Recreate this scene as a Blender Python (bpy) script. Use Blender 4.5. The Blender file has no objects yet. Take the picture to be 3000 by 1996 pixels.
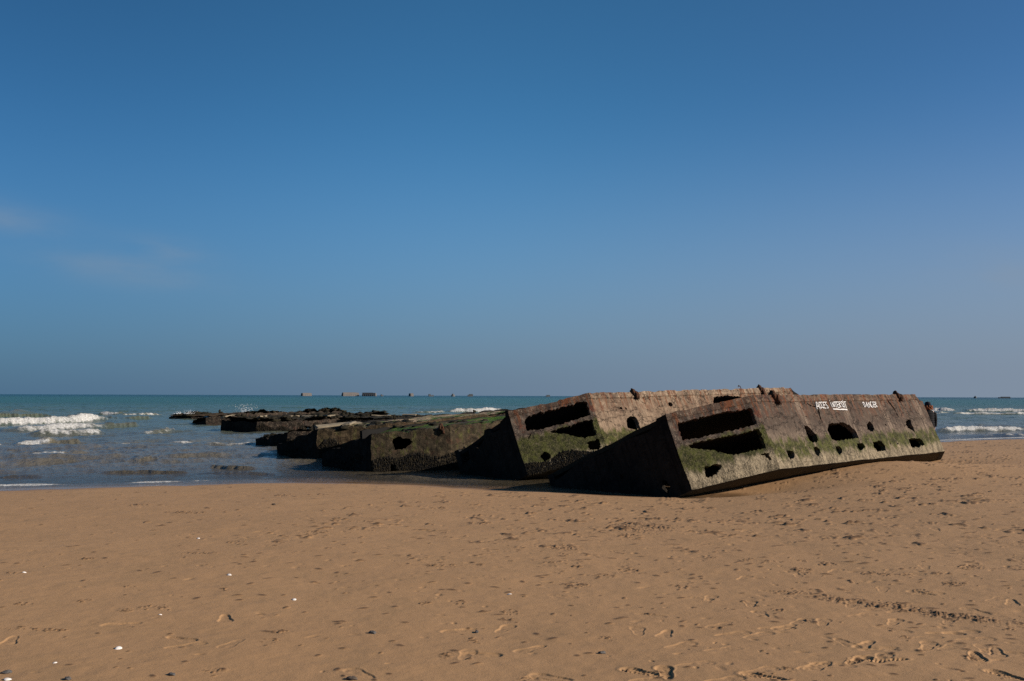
import bpy, bmesh, math, random
import numpy as np
from mathutils import Vector, Matrix, noise
from mathutils.geometry import delaunay_2d_cdt

SC = bpy.context.scene
COL = SC.collection
rad = math.radians
WZ = -0.15            # still water level
CAM_Z = 2.0
SUN_AZ, SUN_EL = rad(-13), rad(23)   # azimuth from +X, elevation

# ------------------------------------------------------------------ numpy noise
def _h(ix, iy, seed):
    n = (ix.astype(np.int64) * 374761393 + iy.astype(np.int64) * 668265263 + seed * 1442695041) & 0xFFFFFFFF
    n = ((n ^ (n >> 13)) * 1274126177) & 0xFFFFFFFF
    n = n ^ (n >> 16)
    return (n & 0xFFFF) / 65535.0

def vn(x, y, seed=0):
    ix = np.floor(x); iy = np.floor(y)
    fx = x - ix; fy = y - iy
    ix = ix.astype(np.int64); iy = iy.astype(np.int64)
    u = fx * fx * (3 - 2 * fx); v = fy * fy * (3 - 2 * fy)
    a = _h(ix, iy, seed); b = _h(ix + 1, iy, seed); c = _h(ix, iy + 1, seed); d = _h(ix + 1, iy + 1, seed)
    return (a + (b - a) * u) * (1 - v) + (c + (d - c) * u) * v - 0.5

def fbm(x, y, octv=4, seed=0, gain=0.5):
    r = np.zeros_like(x, dtype=float); a = 1.0; t = 0
    ca, sa = math.cos(0.6), math.sin(0.6)
    for k in range(octv):
        r += a * vn(x, y, seed + k * 17); t += a
        x, y = (x * ca - y * sa) * 2.03 + 3.1, (x * sa + y * ca) * 2.03 + 7.7
        a *= gain
    return r / t * 1.6

def smooth(a, b, x):
    t = np.clip((x - a) / (b - a), 0, 1)
    return t * t * (3 - 2 * t)

# ------------------------------------------------------------------ objects
def tag(o, label=None, cat=None, group=None, kind=None):
    if label: o['label'] = label
    if cat: o['category'] = cat
    if group: o['group'] = group
    if kind: o['kind'] = kind
    return o

def obj(name, data, parent=None):
    o = bpy.data.objects.new(name, data); COL.objects.link(o)
    if parent: o.parent = parent
    return o

def empty(name, loc=(0, 0, 0), rot=None):
    o = bpy.data.objects.new(name, None); COL.objects.link(o)
    o.empty_display_size = 0.3
    o.location = loc
    if rot is not None: o.rotation_euler = rot
    return o

def mesh_np(name, V, F, mat, smooth_=True):
    """V (n,3) array, F (m,k) int array with one face size."""
    me = bpy.data.meshes.new(name)
    V = np.asarray(V, np.float32); F = np.asarray(F, np.int32)
    m, k = F.shape
    me.vertices.add(len(V)); me.vertices.foreach_set('co', V.ravel())
    me.loops.add(m * k); me.loops.foreach_set('vertex_index', F.ravel())
    me.polygons.add(m)
    me.polygons.foreach_set('loop_start', np.arange(0, m * k, k, dtype=np.int32))
    me.polygons.foreach_set('use_smooth', np.full(m, smooth_))
    me.materials.append(mat)
    me.update(calc_edges=True)
    return me

def add_attr(me, name, arr):
    a = me.attributes.new(name, 'FLOAT', 'POINT')
    a.data.foreach_set('value', np.asarray(arr, np.float32).ravel())

def mesh_list(name, V, F, mat, smooth_=False):
    me = bpy.data.meshes.new(name)
    me.from_pydata([tuple(v) for v in V], [], [tuple(f) for f in F])
    me.materials.append(mat)
    for p in me.polygons: p.use_smooth = smooth_
    me.update()
    return me

# ------------------------------------------------------------------ materials
class N:
    def __init__(s, name):
        s.m = bpy.data.materials.new(name); s.m.use_nodes = True
        s.t = s.m.node_tree; s.t.nodes.clear()
        s.out = s.t.nodes.new('ShaderNodeOutputMaterial')
        s.b = s.t.nodes.new('ShaderNodeBsdfPrincipled')
        s.t.links.new(s.b.outputs[0], s.out.inputs[0])
    def nd(s, typ, **kw):
        n = s.t.nodes.new(typ)
        for k, v in kw.items(): setattr(n, k, v)
        return n
    def put(s, sock, v):
        if v is None: return
        if isinstance(v, bpy.types.NodeSocket): s.t.links.new(v, sock)
        elif isinstance(v, (tuple, list)) and len(v) == 3 and len(sock.default_value) == 4: sock.default_value = (*v, 1)
        else: sock.default_value = v
    def obj(s): return s.nd('ShaderNodeTexCoord').outputs['Object']
    def pos(s): return s.nd('ShaderNodeNewGeometry').outputs['Position']
    def attr(s, name): return s.nd('ShaderNodeAttribute', attribute_name=name).outputs['Fac']
    def xyz(s, v):
        n = s.nd('ShaderNodeSeparateXYZ'); s.put(n.inputs[0], v); return n.outputs
    def scale(s, v, sc):
        n = s.nd('ShaderNodeMapping'); s.put(n.inputs['Vector'], v); n.inputs['Scale'].default_value = sc; return n.outputs[0]
    def noise(s, v, sc, det=4, ro=0.55, dist=0.0):
        n = s.nd('ShaderNodeTexNoise'); s.put(n.inputs['Vector'], v)
        n.inputs['Scale'].default_value = sc; n.inputs['Detail'].default_value = det
        n.inputs['Roughness'].default_value = ro; n.inputs['Distortion'].default_value = dist
        return n.outputs['Fac']
    def voro(s, v, sc, feat='F1', rnd=1.0):
        n = s.nd('ShaderNodeTexVoronoi', feature=feat); s.put(n.inputs['Vector'], v)
        n.inputs['Scale'].default_value = sc; n.inputs['Randomness'].default_value = rnd
        return n.outputs
    def ma(s, op, a, b=None, c=None, clamp=False):
        n = s.nd('ShaderNodeMath', operation=op, use_clamp=clamp)
        s.put(n.inputs[0], a); s.put(n.inputs[1], b)
        if c is not None: s.put(n.inputs[2], c)
        return n.outputs[0]
    def st(s, v, a, b):           # smoothstep a..b -> 0..1
        n = s.nd('ShaderNodeMapRange', interpolation_type='SMOOTHSTEP')
        s.put(n.inputs[0], v); s.put(n.inputs[1], a); s.put(n.inputs[2], b)
        return n.outputs[0]
    def mix(s, f, a, b, mode='MIX'):
        n = s.nd('ShaderNodeMix', data_type='RGBA', blend_type=mode)
        s.put(n.inputs[0], f); s.put(n.inputs[6], a); s.put(n.inputs[7], b)
        return n.outputs[2]
    def bump(s, h, strength, dist, nrm=None):
        n = s.nd('ShaderNodeBump'); s.put(n.inputs['Height'], h)
        n.inputs['Strength'].default_value = strength; n.inputs['Distance'].default_value = dist
        if nrm: s.put(n.inputs['Normal'], nrm)
        return n.outputs[0]
    def fin(s, col, rough=0.8, nrm=None, spec=None, **kw):
        s.put(s.b.inputs['Base Color'], col); s.put(s.b.inputs['Roughness'], rough)
        if nrm: s.put(s.b.inputs['Normal'], nrm)
        if spec is not None: s.put(s.b.inputs['Specular IOR Level'], spec)
        for k, v in kw.items(): s.put(s.b.inputs[k], v)
        return s.m

def mat_concrete(name, base, dark, rust=1.0, algae=(0.45, 0.8), barn=0.5, mus=0.12, smear=1.0, green=1.0, bands=0.0, topdark=0.0, barn_light=1.0, spec=.15, cover=.5, mottle=.5, cracks=.6, flecks=.7):
    """weathered reinforced concrete; z is the height on the hull. base/dark: bare wall tones; algae: band (from, to) and cover;
    barn: top of the barnacle zone; mus: top of the mussel zone; mottle: rusty blotches; bands: streaky strips at the inner ribs"""
    n = N(name); P = n.obj(); x, y, z = n.xyz(P)
    def mul(a, b): return n.ma('MULTIPLY', a, b, clamp=True)
    n1 = n.noise(P, 0.9, 5, 0.6); n2 = n.noise(P, 6, 5, 0.68); n3 = n.noise(P, 26, 4, 0.75); n4 = n.noise(P, 2.6, 6, 0.65)
    streak = n.noise(n.scale(P, (7, 7, 0.55)), 1.4, 5, 0.65)
    streak2 = n.noise(n.scale(P, (17, 17, 0.6)), 1.3, 4, 0.65)
    zn = n.ma('ADD', z, n.ma('MULTIPLY', n.ma('SUBTRACT', n4, 0.5), 0.7))      # height with a ragged edge
    col = n.mix(n.st(n1, 0.40, 0.60), dark, base)
    col = n.mix(mul(n.st(n2, 0.50, 0.66), 0.6), col, tuple(c * 1.45 for c in base))
    col = n.mix(mul(n.st(n2, 0.47, 0.33), 0.6), col, tuple(c * 0.5 for c in dark))
    col = n.mix(mul(n.st(streak, 0.52, 0.64), 0.6 * smear), col, tuple(c * 0.40 for c in dark))
    col = n.mix(mul(n.st(streak2, 0.55, 0.68), 0.55 * smear), col, tuple(c * 1.6 for c in base))
    if topdark:      # smoother, darker upper part above the usual tide
        col = n.mix(mul(n.st(n.ma('ADD', z, n.ma('MULTIPLY', n1, .5)), .95, 1.25), topdark), col, n.mix(n2, tuple(c * .42 for c in dark), tuple(c * .85 for c in dark)))
    if bands:        # paler, streaky strips where the inner ribs meet the wall
        ph = n.ma('ABSOLUTE', n.ma('SUBTRACT', n.ma('FRACT', n.ma('DIVIDE', n.ma('ADD', x, n.ma('ADD', -0.75, n.ma('MULTIPLY', n1, .25))), 2.15)), .5))
        bm_ = mul(n.st(ph, .11, .04), n.st(n.noise(n.scale(P, (20, 20, .7)), 1.2, 4, .7), .44, .60))
        bd_ = mul(n.st(ph, .11, .04), n.st(n.noise(n.scale(P, (22, 22, .6)), 1.1, 4, .7), .54, .64))
        col = n.mix(mul(bm_, bands), col, tuple(c * 1.7 for c in base))
        col = n.mix(mul(bd_, bands), col, tuple(c * .45 for c in dark))
    # rust running down from the top edge, and rusty blotches
    rz = n.st(n.ma('ADD', z, n.ma('MULTIPLY', n.ma('SUBTRACT', n1, 0.5), 0.9)), 1.0, 1.6)
    rs = mul(n.st(n.noise(n.scale(P, (9, 9, 0.8)), 0.9, 5, 0.7), 0.50, 0.60), rz)
    col = n.mix(mul(rs, 0.9 * rust), col, n.mix(n2, (0.085, 0.022, 0.011), (0.19, 0.072, 0.026)))
    mz = n.st(zn, .75, 1.15)
    mt = mul(n.st(n.noise(P, 4.2, 6, .72), .52, .62), mz)
    col = n.mix(mul(mt, mottle), col, n.mix(n.st(n3, .4, .6), (0.050, 0.018, 0.014), (0.17, 0.058, 0.032)))
    mt2 = mul(n.st(n.noise(P, 3.3, 6, .72), .54, .64), mz)
    col = n.mix(mul(mt2, mottle), col, (0.024, 0.018, 0.017))
    # pale spalled flecks and hairline cracks
    sp = mul(n.st(n3, 0.58, 0.66), n.st(n2, 0.46, 0.58))
    col = n.mix(mul(sp, flecks), col, (0.36, 0.285, 0.205))
    ck = n.st(n.ma('ABSOLUTE', n.ma('SUBTRACT', n.noise(n.scale(P, (1, 1, 1.8)), 1.1, 7, .62), .5)), .010, .002)
    col = n.mix(mul(mul(ck, cracks), n.st(z, .5, .9)), col, (0.012, 0.010, 0.009))
    # barnacle zone: pale crust with dark specks
    zb = n.ma('ADD', z, n.ma('MULTIPLY', n.ma('SUBTRACT', n4, 0.5), 0.5))
    bz = n.st(zb, barn + 0.10, barn - 0.10)
    spk = n.ma('ADD', n.ma('MULTIPLY', n.st(n.noise(n.scale(P, (30, 30, 12)), 1.7, 3, 0.75), 0.40, 0.60), .55), n.ma('MULTIPLY', n.st(n.noise(n.scale(P, (3.5, 3.5, 1.4)), 1.6, 5, 0.7), .40, .60), .45))
    bc = n.mix(spk, (0.036, 0.030, 0.018), tuple(v * barn_light for v in (0.42, 0.335, 0.215)))
    col = n.mix(mul(bz, 0.88), col, bc)
    # algae: dense ragged band with drips below it
    a0, a1 = algae
    zg = n.ma('ADD', z, n.ma('MULTIPLY', n.ma('SUBTRACT', n.noise(n.scale(P, (1.6, 1.6, 0.5)), 2.4, 6, 0.7), 0.5), 0.75))
    am = mul(n.st(zg, a0 - 0.10, a0 + 0.08), n.st(zg, a1 + 0.08, a1 - 0.08))
    hold = n.noise(n.scale(P, (1, 1, 0.5)), 5, 6, 0.7)
    am = mul(am, n.st(hold, .62 - cover * .5, .74 - cover * .5))
    gcol = n.mix(n.st(n2, .35, .65), (0.012, 0.0145, 0.004), (0.062, 0.068, 0.012))
    gcol = n.mix(mul(n.st(n3, .48, .62), .6), gcol, (0.115, 0.098, 0.048))
    col = n.mix(mul(am, 0.95 * green), col, gcol)
    # mussel-dark foot
    mm = n.st(zb, mus + 0.1, mus - 0.1)
    col = n.mix(mul(mm, 0.92), col, n.mix(spk, (0.006, 0.005, 0.004), (0.05, 0.040, 0.022)))
    h = n.ma('ADD', n.ma('MULTIPLY', n2, 0.7), n.ma('MULTIPLY', n3, 0.4))
    h = n.ma('SUBTRACT', h, n.ma('MULTIPLY', ck, .3))
    return n.fin(col, 0.9, n.bump(h, 0.9, 0.045), spec)

def mat_weed(name, browns, greens, pale, f_green=0.5, f_pale=0.6):
    """decks of the broken pontoons: weed, algae and bare silted concrete in patches"""
    n = N(name); P = n.obj()
    n1 = n.noise(P, 0.55, 4, 0.6); n2 = n.noise(P, 1.1, 5, 0.65, 0.6); n3 = n.noise(P, 9, 4, 0.7); n4 = n.noise(n.scale(P, (1, 1.6, 1)), 0.75, 4, 0.6)
    col = n.mix(n3, browns[0], browns[1])
    col = n.mix(n.st(n4, f_pale - 0.04, f_pale + 0.05), col, n.mix(n3, tuple(c * 0.6 for c in pale), pale))
    col = n.mix(n.st(n2, f_green - 0.04, f_green + 0.07), col, n.mix(n3, greens[0], greens[1]))
    return n.fin(col, 0.9, n.bump(n3, 0.8, 0.05), 0.2)

def mat_rust(name):
    n = N(name); P = n.obj(); a = n.noise(P, 14, 5, 0.7); b = n.noise(P, 50, 3, 0.7)
    col = n.mix(n.st(a, 0.35, 0.65), (0.022, 0.016, 0.012), (0.085, 0.032, 0.014))
    col = n.mix(n.ma('MULTIPLY', n.st(b, 0.55, 0.7), 0.5), col, (0.16, 0.09, 0.05))
    return n.fin(col, 0.9, n.bump(a, 0.9, 0.02), 0.2)

def mat_mussel(name):
    n = N(name); P = n.obj(); a = n.noise(P, 17, 3, 0.7)
    col = n.mix(n.st(a, 0.42, 0.68), (0.004, 0.0035, 0.0035), (0.034, 0.025, 0.012))
    col = n.mix(n.st(a, 0.66, 0.74), col, (0.10, 0.08, 0.045))
    return n.fin(col, 0.75, None, 0.12)

def mat_plain(name, col, rough=0.7, var=0.25, sc=20, bump=0.2):
    n = N(name); P = n.obj(); a = n.noise(P, sc, 4, 0.6)
    c = n.mix(a, tuple(v * (1 - var) for v in col), tuple(min(1, v * (1 + var)) for v in col))
    return n.fin(c, rough, n.bump(a, bump, 0.01), 0.3)
LET_W1 = [[(2.684, 1.526), (2.654, 1.427), (2.624, 1.338)], [(2.713, 1.53), (2.738, 1.426), (2.772, 1.331)], [(2.657, 1.414), (2.758, 1.412)], [(2.879, 1.513), (2.819, 1.513), (2.793, 1.475), (2.802, 1.385), (2.828, 1.36), (2.871, 1.377)], [(2.977, 1.519), (2.904, 1.512), (2.881, 1.47), (2.893, 1.384), (2.927, 1.36), (2.973, 1.376)], [(3.115, 1.513), (3.0, 1.514), (2.99, 1.441), (2.978, 1.364), (3.067, 1.363)], [(2.986, 1.441), (3.072, 1.445)], [(3.205, 1.517), (3.137, 1.513), (3.107, 1.481), (3.171, 1.412), (3.189, 1.38), (3.148, 1.36), (3.11, 1.372)]]
LET_W2 = [[(3.376, 1.561), (3.381, 1.536)], [(3.377, 1.506), (3.393, 1.382)], [(3.477, 1.51), (3.463, 1.381)], [(3.477, 1.51), (3.528, 1.384)], [(3.551, 1.514), (3.544, 1.389)], [(3.569, 1.513), (3.688, 1.517)], [(3.631, 1.513), (3.619, 1.371)], [(3.798, 1.516), (3.709, 1.517), (3.695, 1.368), (3.792, 1.375)], [(3.703, 1.447), (3.782, 1.449)], [(3.822, 1.516), (3.813, 1.372)], [(3.822, 1.516), (3.894, 1.515), (3.893, 1.487), (3.807, 1.449), (3.869, 1.377)], [(3.939, 1.515), (3.948, 1.376)], [(3.937, 1.518), (3.999, 1.522), (4.051, 1.467), (4.02, 1.397), (3.948, 1.376)], [(4.045, 1.556), (4.05, 1.533)], [(4.046, 1.512), (4.02, 1.353)], [(4.087, 1.517), (4.202, 1.518)], [(4.134, 1.515), (4.108, 1.348)]]
LET_W3 = [[(5.105, 1.504), (5.11, 1.374)], [(5.105, 1.504), (5.189, 1.501), (5.195, 1.416), (5.16, 1.383), (5.11, 1.374)], [(5.311, 1.512), (5.259, 1.377)], [(5.311, 1.512), (5.331, 1.349)], [(5.265, 1.423), (5.342, 1.43)], [(5.412, 1.497), (5.388, 1.356)], [(5.412, 1.497), (5.494, 1.364)], [(5.497, 1.499), (5.497, 1.372)], [(5.611, 1.51), (5.55, 1.507), (5.512, 1.471), (5.513, 1.374), (5.557, 1.356), (5.616, 1.384), (5.596, 1.424)], [(5.746, 1.511), (5.671, 1.509), (5.661, 1.36), (5.753, 1.369)], [(5.657, 1.436), (5.745, 1.44)], [(5.772, 1.51), (5.776, 1.366)], [(5.772, 1.51), (5.851, 1.513), (5.847, 1.476), (5.763, 1.438), (5.858, 1.373)]]
LET_UL = [[(3.393, 1.338), (3.735, 1.32), (4.111, 1.307)]]
# ------------------------------------------------------------------ pontoons
PL, PW, PCX, PCY, PH = 12.8, 4.6, 1.997, 0.996, 1.709
def plan_of(w):
    return [(0, PCY), (PCX, 0), (PL - PCX, 0), (PL, PCY), (PL, w - PCY), (PL - PCX, w), (PCX, w), (0, w - PCY)]
PLAN = plan_of(PW)

def inpoly(px, py, poly):
    q = np.asarray(poly, float); n = len(q); r = np.zeros(len(px), bool)
    j = n - 1
    for i in range(n):
        xi, yi = q[i]; xj, yj = q[j]
        c = ((yi > py) != (yj > py)) & (px < (xj - xi) * (py - yi) / (yj - yi + 1e-12) + xi)
        r ^= c; j = i
    return r

def resample(poly, g, jit=0.0, rng=None, closed=True):
    out = []; n = len(poly)
    for i in range(n if closed else n - 1):
        a = Vector(poly[i]).to_2d() if len(poly[i]) > 2 else Vector(poly[i]); b = Vector(poly[(i + 1) % n])
        d = b - a; L = d.length; k = max(1, round(L / g))
        nr = Vector((d.y, -d.x)).normalized() if L > 1e-6 else Vector((0, 0))
        for j in range(k):
            p = a + d * (j / k)
            if jit and rng: p = p + nr * rng.gauss(0, jit) + (Vector((rng.gauss(0, jit * .5), rng.gauss(0, jit * .5))))
            out.append((p.x, p.y))
    return out

def nv(p, s, seed=0.0):
    return noise.noise_vector(Vector((p[0] * s + seed, p[1] * s + 3.3, p[2] * s - 1.7)))

def rough3(p, amp, seed):
    return Vector(p) + nv(p, 1.1, seed) * amp + nv(p, 5.0, seed + 9) * amp * 0.45 + nv(p, 16.0, seed + 4) * amp * 0.25

def panel_geo(V, F, O, ex, outline, holes, thick, g, amp, seed, rag=0.0, top=None, jit=0.010, ez=Vector((0, 0, 1)), back=None):
    """one wall slab: outline and holes in (s, t) metres on the plane O + s*ex + t*ez; appended to V, F."""
    rng = random.Random(seed)
    nrm = ex.cross(ez).normalized()
    out = resample(outline, g)
    if rag:
        o2 = []
        for (s_, t_) in out:
            if top is not None and t_ > top - 0.02:
                k = noise.noise(Vector((s_ * 2.3 + seed, 1.1, 0))) + 0.6 * noise.noise(Vector((s_ * 8 + seed, 4.1, 0)))
                t_ -= max(0, k + 0.12) * rag
            o2.append((s_, t_))
        out = o2
    hs = [resample(h, g * 0.7, jit, rng) for h in holes]
    pts = list(out); edges = [(i, (i + 1) % len(out)) for i in range(len(out))]
    for h in hs:
        b = len(pts); pts += h; edges += [(b + i, b + (i + 1) % len(h)) for i in range(len(h))]
    nb = len(pts)
    A = np.array(out); s0, t0 = A.min(0); s1, t1 = A.max(0)
    gx, gy = np.meshgrid(np.arange(s0 + g / 2, s1, g), np.arange(t0 + g / 2, t1, g))
    r = np.random.RandomState(seed)
    gx = gx.ravel() + r.uniform(-.25, .25, gx.size) * g; gy = gy.ravel() + r.uniform(-.25, .25, gy.size) * g
    ok = inpoly(gx, gy, out)
    for h in hs: ok &= ~inpoly(gx, gy, h)
    bp = np.array(pts); gx, gy = gx[ok], gy[ok]
    d = np.min((gx[:, None] - bp[None, :, 0]) ** 2 + (gy[:, None] - bp[None, :, 1]) ** 2, 1)
    ok = d > (g * 0.4) ** 2; gx, gy = gx[ok], gy[ok]
    pts += list(zip(gx, gy))
    vs, es, fs, ov, _, _ = delaunay_2d_cdt([Vector(p) for p in pts], edges, [], 0, 1e-5)
    W = np.array([tuple(v) for v in vs]); T = np.array([f for f in fs if len(f) == 3])
    c = W[T].mean(1); ok = inpoly(c[:, 0], c[:, 1], out)
    for h in hs: ok &= ~inpoly(c[:, 0], c[:, 1], h)
    T = T[ok]
    a = W[T]; cr = (a[:, 1, 0] - a[:, 0, 0]) * (a[:, 2, 1] - a[:, 0, 1]) - (a[:, 1, 1] - a[:, 0, 1]) * (a[:, 2, 0] - a[:, 0, 0])
    T[cr < 0] = T[cr < 0][:, ::-1]
    base = len(V); m = len(W)
    for (s_, t_) in W:
        V.append(rough3(O + ex * s_ + ez * t_, amp, seed * 0 + 2.0))
    for i, (s_, t_) in enumerate(W):
        V.append(V[base + i] - nrm * thick)
    cnt = {}
    for t in T:
        F.append((base + t[0], base + t[1], base + t[2]))
        if back is not None: back.append(len(F))
        F.append((base + m + t[2], base + m + t[1], base + m + t[0]))
        for e in ((t[0], t[1]), (t[1], t[2]), (t[2], t[0])): cnt[e] = 1
    for (i, j) in cnt:
        if (j, i) not in cnt:
            if back is not None and W[i][1] < t0 + .01 and W[j][1] < t0 + .01: back += [len(F), len(F) + 1]
            F.append((base + j, base + i, base + m + i)); F.append((base + j, base + m + i, base + m + j))

def wall_frame(i):
    a = Vector((*PLAN[i], 0)); b = Vector((*PLAN[(i + 1) % 8], 0))
    d = b - a
    return a, d.normalized(), d.length

def wall(name, i, parent, mat, holes=(), top=PH, outline=None, thick=0.13, g=0.08, amp=0.016, seed=1, rag=0.0, bottom=0.0):
    O, ex, L = wall_frame(i)
    V, F = [], []
    ol = outline or [(0, bottom), (L, bottom), (L, top), (0, top)]
    bk = []
    panel_geo(V, F, O, ex, ol, holes, thick, g, amp, seed, rag, top, back=bk)
    return obj(name, inner(mesh_list(name, V, F, mat, False), bk), parent)

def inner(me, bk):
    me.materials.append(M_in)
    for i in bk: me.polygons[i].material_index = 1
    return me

def hull_rest(parent, mat, idx, top=PH, amp=0.02, seed=5, rag=0.05, g=0.2, bottom=True, droop=0.0):
    V, F = [], []; bk = []
    for i in idx:
        O, ex, L = wall_frame(i)
        tp = top if i == 2 else max(top, PH - .02)
        if i == 6: tp -= droop
        panel_geo(V, F, O, ex, [(0, 0), (L, 0), (L, tp), (0, tp)], [], 0.13, g, amp, seed + i, rag, tp, back=bk)
    o = obj('hull', inner(mesh_list('hull', V, F, mat, False), bk), parent)
    V, F = [], []; bk = []
    if bottom:   # slab just inside the walls, closing the underside
        poly = [(x, y) for x, y in PLAN]
        panel_geo(V, F, Vector((0, 0, 0.004)), Vector((1, 0, 0)), [((x - 6.4) * .992 + 6.4, -((y - PW / 2) * .972 + PW / 2)) for x, y in poly][::-1], [], 0.12, g, amp, seed, 0, None, ez=Vector((0, -1, 0)), back=bk)
        obj('bottom', inner(mesh_list('bottom', V, F, M_under, False), bk), parent)
    return o

def deck_flat(parent, mat, z, amp=0.02, seed=3, holes=()):
    V, F = [], []; bk = []
    cxm, cym = PL / 2, PW / 2
    poly = [((x - cxm) * 0.983 + cxm, (y - cym) * 0.955 + cym) for x, y in PLAN]
    panel_geo(V, F, Vector((0, 0, z)), Vector((1, 0, 0)), poly, list(holes), 0.1, 0.16, amp, seed, 0, None, ez=Vector((0, 1, 0)), back=bk)
    return obj('deck', inner(mesh_list('deck', V, F, mat, False), bk), parent)

def coping(parent, mat, path, z0, z1, out=0.03, seed=1, rag=0.03, depth=0.2):
    """raised kerb running along the top of the wall path (list of plan points)"""
    pts = resample(path + [path[-1]], 0.09, closed=False) + [path[-1]]
    prof = [(0, z0), (1, z0 + 0.012), (1, (z0 + z1) / 2), (1, z1 - 0.02), (0.8, z1), (-3, z1), (-6, z1), (-6, z0)]
    V, F = [], []
    n = len(pts); k = len(prof)
    for i, (px, py) in enumerate(pts):
        a = Vector(pts[max(0, i - 1)]); b = Vector(pts[min(n - 1, i + 1)])
        d = (b - a).normalized(); nr = Vector((d.y, -d.x))
        e = noise.noise(Vector((px * 3 + seed, py * 3, 0))); e2 = noise.noise(Vector((px * 9 + seed, py * 9, 5)))
        for (o_, z_) in prof:
            w = o_ * out
            zz = z_
            if z_ > (z0 + z1) / 2 + 0.01: zz -= max(0, e + 0.1 + e2 * 0.6) * rag
            if o_ == 1: w -= max(0, e2) * out * 0.9 + max(0, e) * out * 0.5
            p = (px + nr.x * w, py + nr.y * w, zz)
            V.append(rough3(p, 0.012, 2.0))
    for i in range(n - 1):
        for j in range(k):
            F.append((i * k + j, (i + 1) * k + j, (i + 1) * k + (j + 1) % k, i * k + (j + 1) % k))
    F.append(tuple(range(k))); F.append(tuple(range((n - 1) * k, n * k))[::-1])
    return obj('coping', mesh_list('coping', V, F, mat, False), parent)

def strokes(name, parent, mat, lines, wall_i, width, z_off=0.02):
    O, ex, L = wall_frame(wall_i); ez = Vector((0, 0, 1)); nr = ex.cross(ez)
    V, F = [], []
    rng = random.Random(4)
    for ln in lines:
        pts = []
        for a, b in zip(ln[:-1], ln[1:]):
            a, b = Vector(a), Vector(b); k = max(1, round((b - a).length / 0.03))
            pts += [a + (b - a) * (j / k) for j in range(k)]
        pts.append(Vector(ln[-1]))
        base = len(V)
        for i, p in enumerate(pts):
            d = (pts[min(len(pts) - 1, i + 1)] - pts[max(0, i - 1)]).normalized(); q = Vector((-d.y, d.x))
            w = width * (0.5 + rng.uniform(-.08, .08))
            for sgn in (-1, 1):
                c = p + q * w * sgn
                P3 = rough3(O + ex * c.x + ez * c.y, 0.016, 2.0) + nr * z_off
                V.append(P3); V.append(P3 - nr * (z_off + 0.02))
        for i in range(len(pts) - 1):
            a = base + i * 4
            F += [(a, a + 2, a + 6, a + 4), (a, a + 4, a + 5, a + 1), (a + 2, a + 3, a + 7, a + 6)]
        F += [(base, base + 1, base + 3, base + 2)]; e = base + (len(pts) - 1) * 4; F += [(e, e + 2, e + 3, e + 1)]
    return obj(name, mesh_list(name, V, F, mat, False), parent)

def lump(V, F, c, r, rng, sub=2, jag=0.25):
    bm = bmesh.new(); bmesh.ops.create_icosphere(bm, subdivisions=sub, radius=1)
    sd = rng.uniform(0, 90); b = len(V)
    for v in bm.verts:
        k = 1 + noise.noise(v.co * 1.7 + Vector((sd, 0, 0))) * jag * 2
        V.append(Vector(c) + Vector((v.co.x * r[0], v.co.y * r[1], v.co.z * r[2])) * k)
    for f in bm.faces: F.append(tuple(b + v.index for v in f.verts))
    bm.free()

def lug(parent, mat, i, s_, seed, sc=1.0):
    """corroded mooring lug bent over the top edge of the wall"""
    O, ex, L = wall_frame(i); nr = ex.cross(Vector((0, 0, 1)))
    V, F = [], []; rng = random.Random(seed)
    p = O + ex * s_
    lump(V, F, p + Vector((0, 0, PH + 0.03)) - nr * 0.02, (0.06 * sc, 0.07 * sc, 0.085 * sc), rng, 3, 0.3)
    lump(V, F, p + ex * 0.03 + Vector((0, 0, PH - 0.11)) + nr * 0.055, (0.06 * sc, 0.055 * sc, 0.12 * sc), rng, 3, 0.3)
    lump(V, F, p - ex * 0.05 + Vector((0, 0, PH - 0.02)) + nr * 0.03, (0.05 * sc, 0.06 * sc, 0.1 * sc), rng, 2, 0.3)
    return obj('mooring_lug', mesh_list('mooring_lug', V, F, mat, True), parent)

def crust(parent, mat, specs, seed, name='mussel_crust'):
    """mussel clusters: many small shells standing proud of the walls. specs: (wall, n, s0, s1, density(s,t), t0, t1, holes, size)"""
    rng = random.Random(seed); V, F = [], []
    for (i, n, s0, s1, t0, t1, holes, size) in specs:
        O, ex, L = wall_frame(i); ez = Vector((0, 0, 1)); nr = ex.cross(ez)
        for _ in range(n):
            s_ = rng.uniform(s0, s1)
            tt = t0 + (t1 - t0) * (rng.random() ** 1.5)
            lim = t1 - (t1 - t0) * 0.55 * (0.5 + noise.noise(Vector((s_ * 1.3, i * 3.0, seed))))
            if tt > lim: continue
            a = np.array([s_]); b = np.array([tt])
            if any(inpoly(a, b, h)[0] for h in holes): continue
            p = O + ex * s_ + ez * tt + nr * 0.01
            w = size * rng.uniform(.5, 1.2); h = w * rng.uniform(1.2, 2.8); o = w * rng.uniform(.5, 1.3)
            k = len(V); tl = rng.uniform(-.5, .5) * w
            V += [p - ex * w, p + ex * w, p + ez * h + ex * tl, p - ez * h + ex * tl, p + nr * o - ez * h * .3, p + nr * o * .7 + ez * h * .2]
            F += [(k, k + 4, k + 5), (k, k + 3, k + 4), (k + 3, k + 1, k + 4), (k + 1, k + 5, k + 4), (k + 1, k + 2, k + 5), (k + 2, k, k + 5)]
    o = obj(name, mesh_list(name, V, F, mat, False), parent)
    o['kind'] = 'stuff'
    return o

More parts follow.
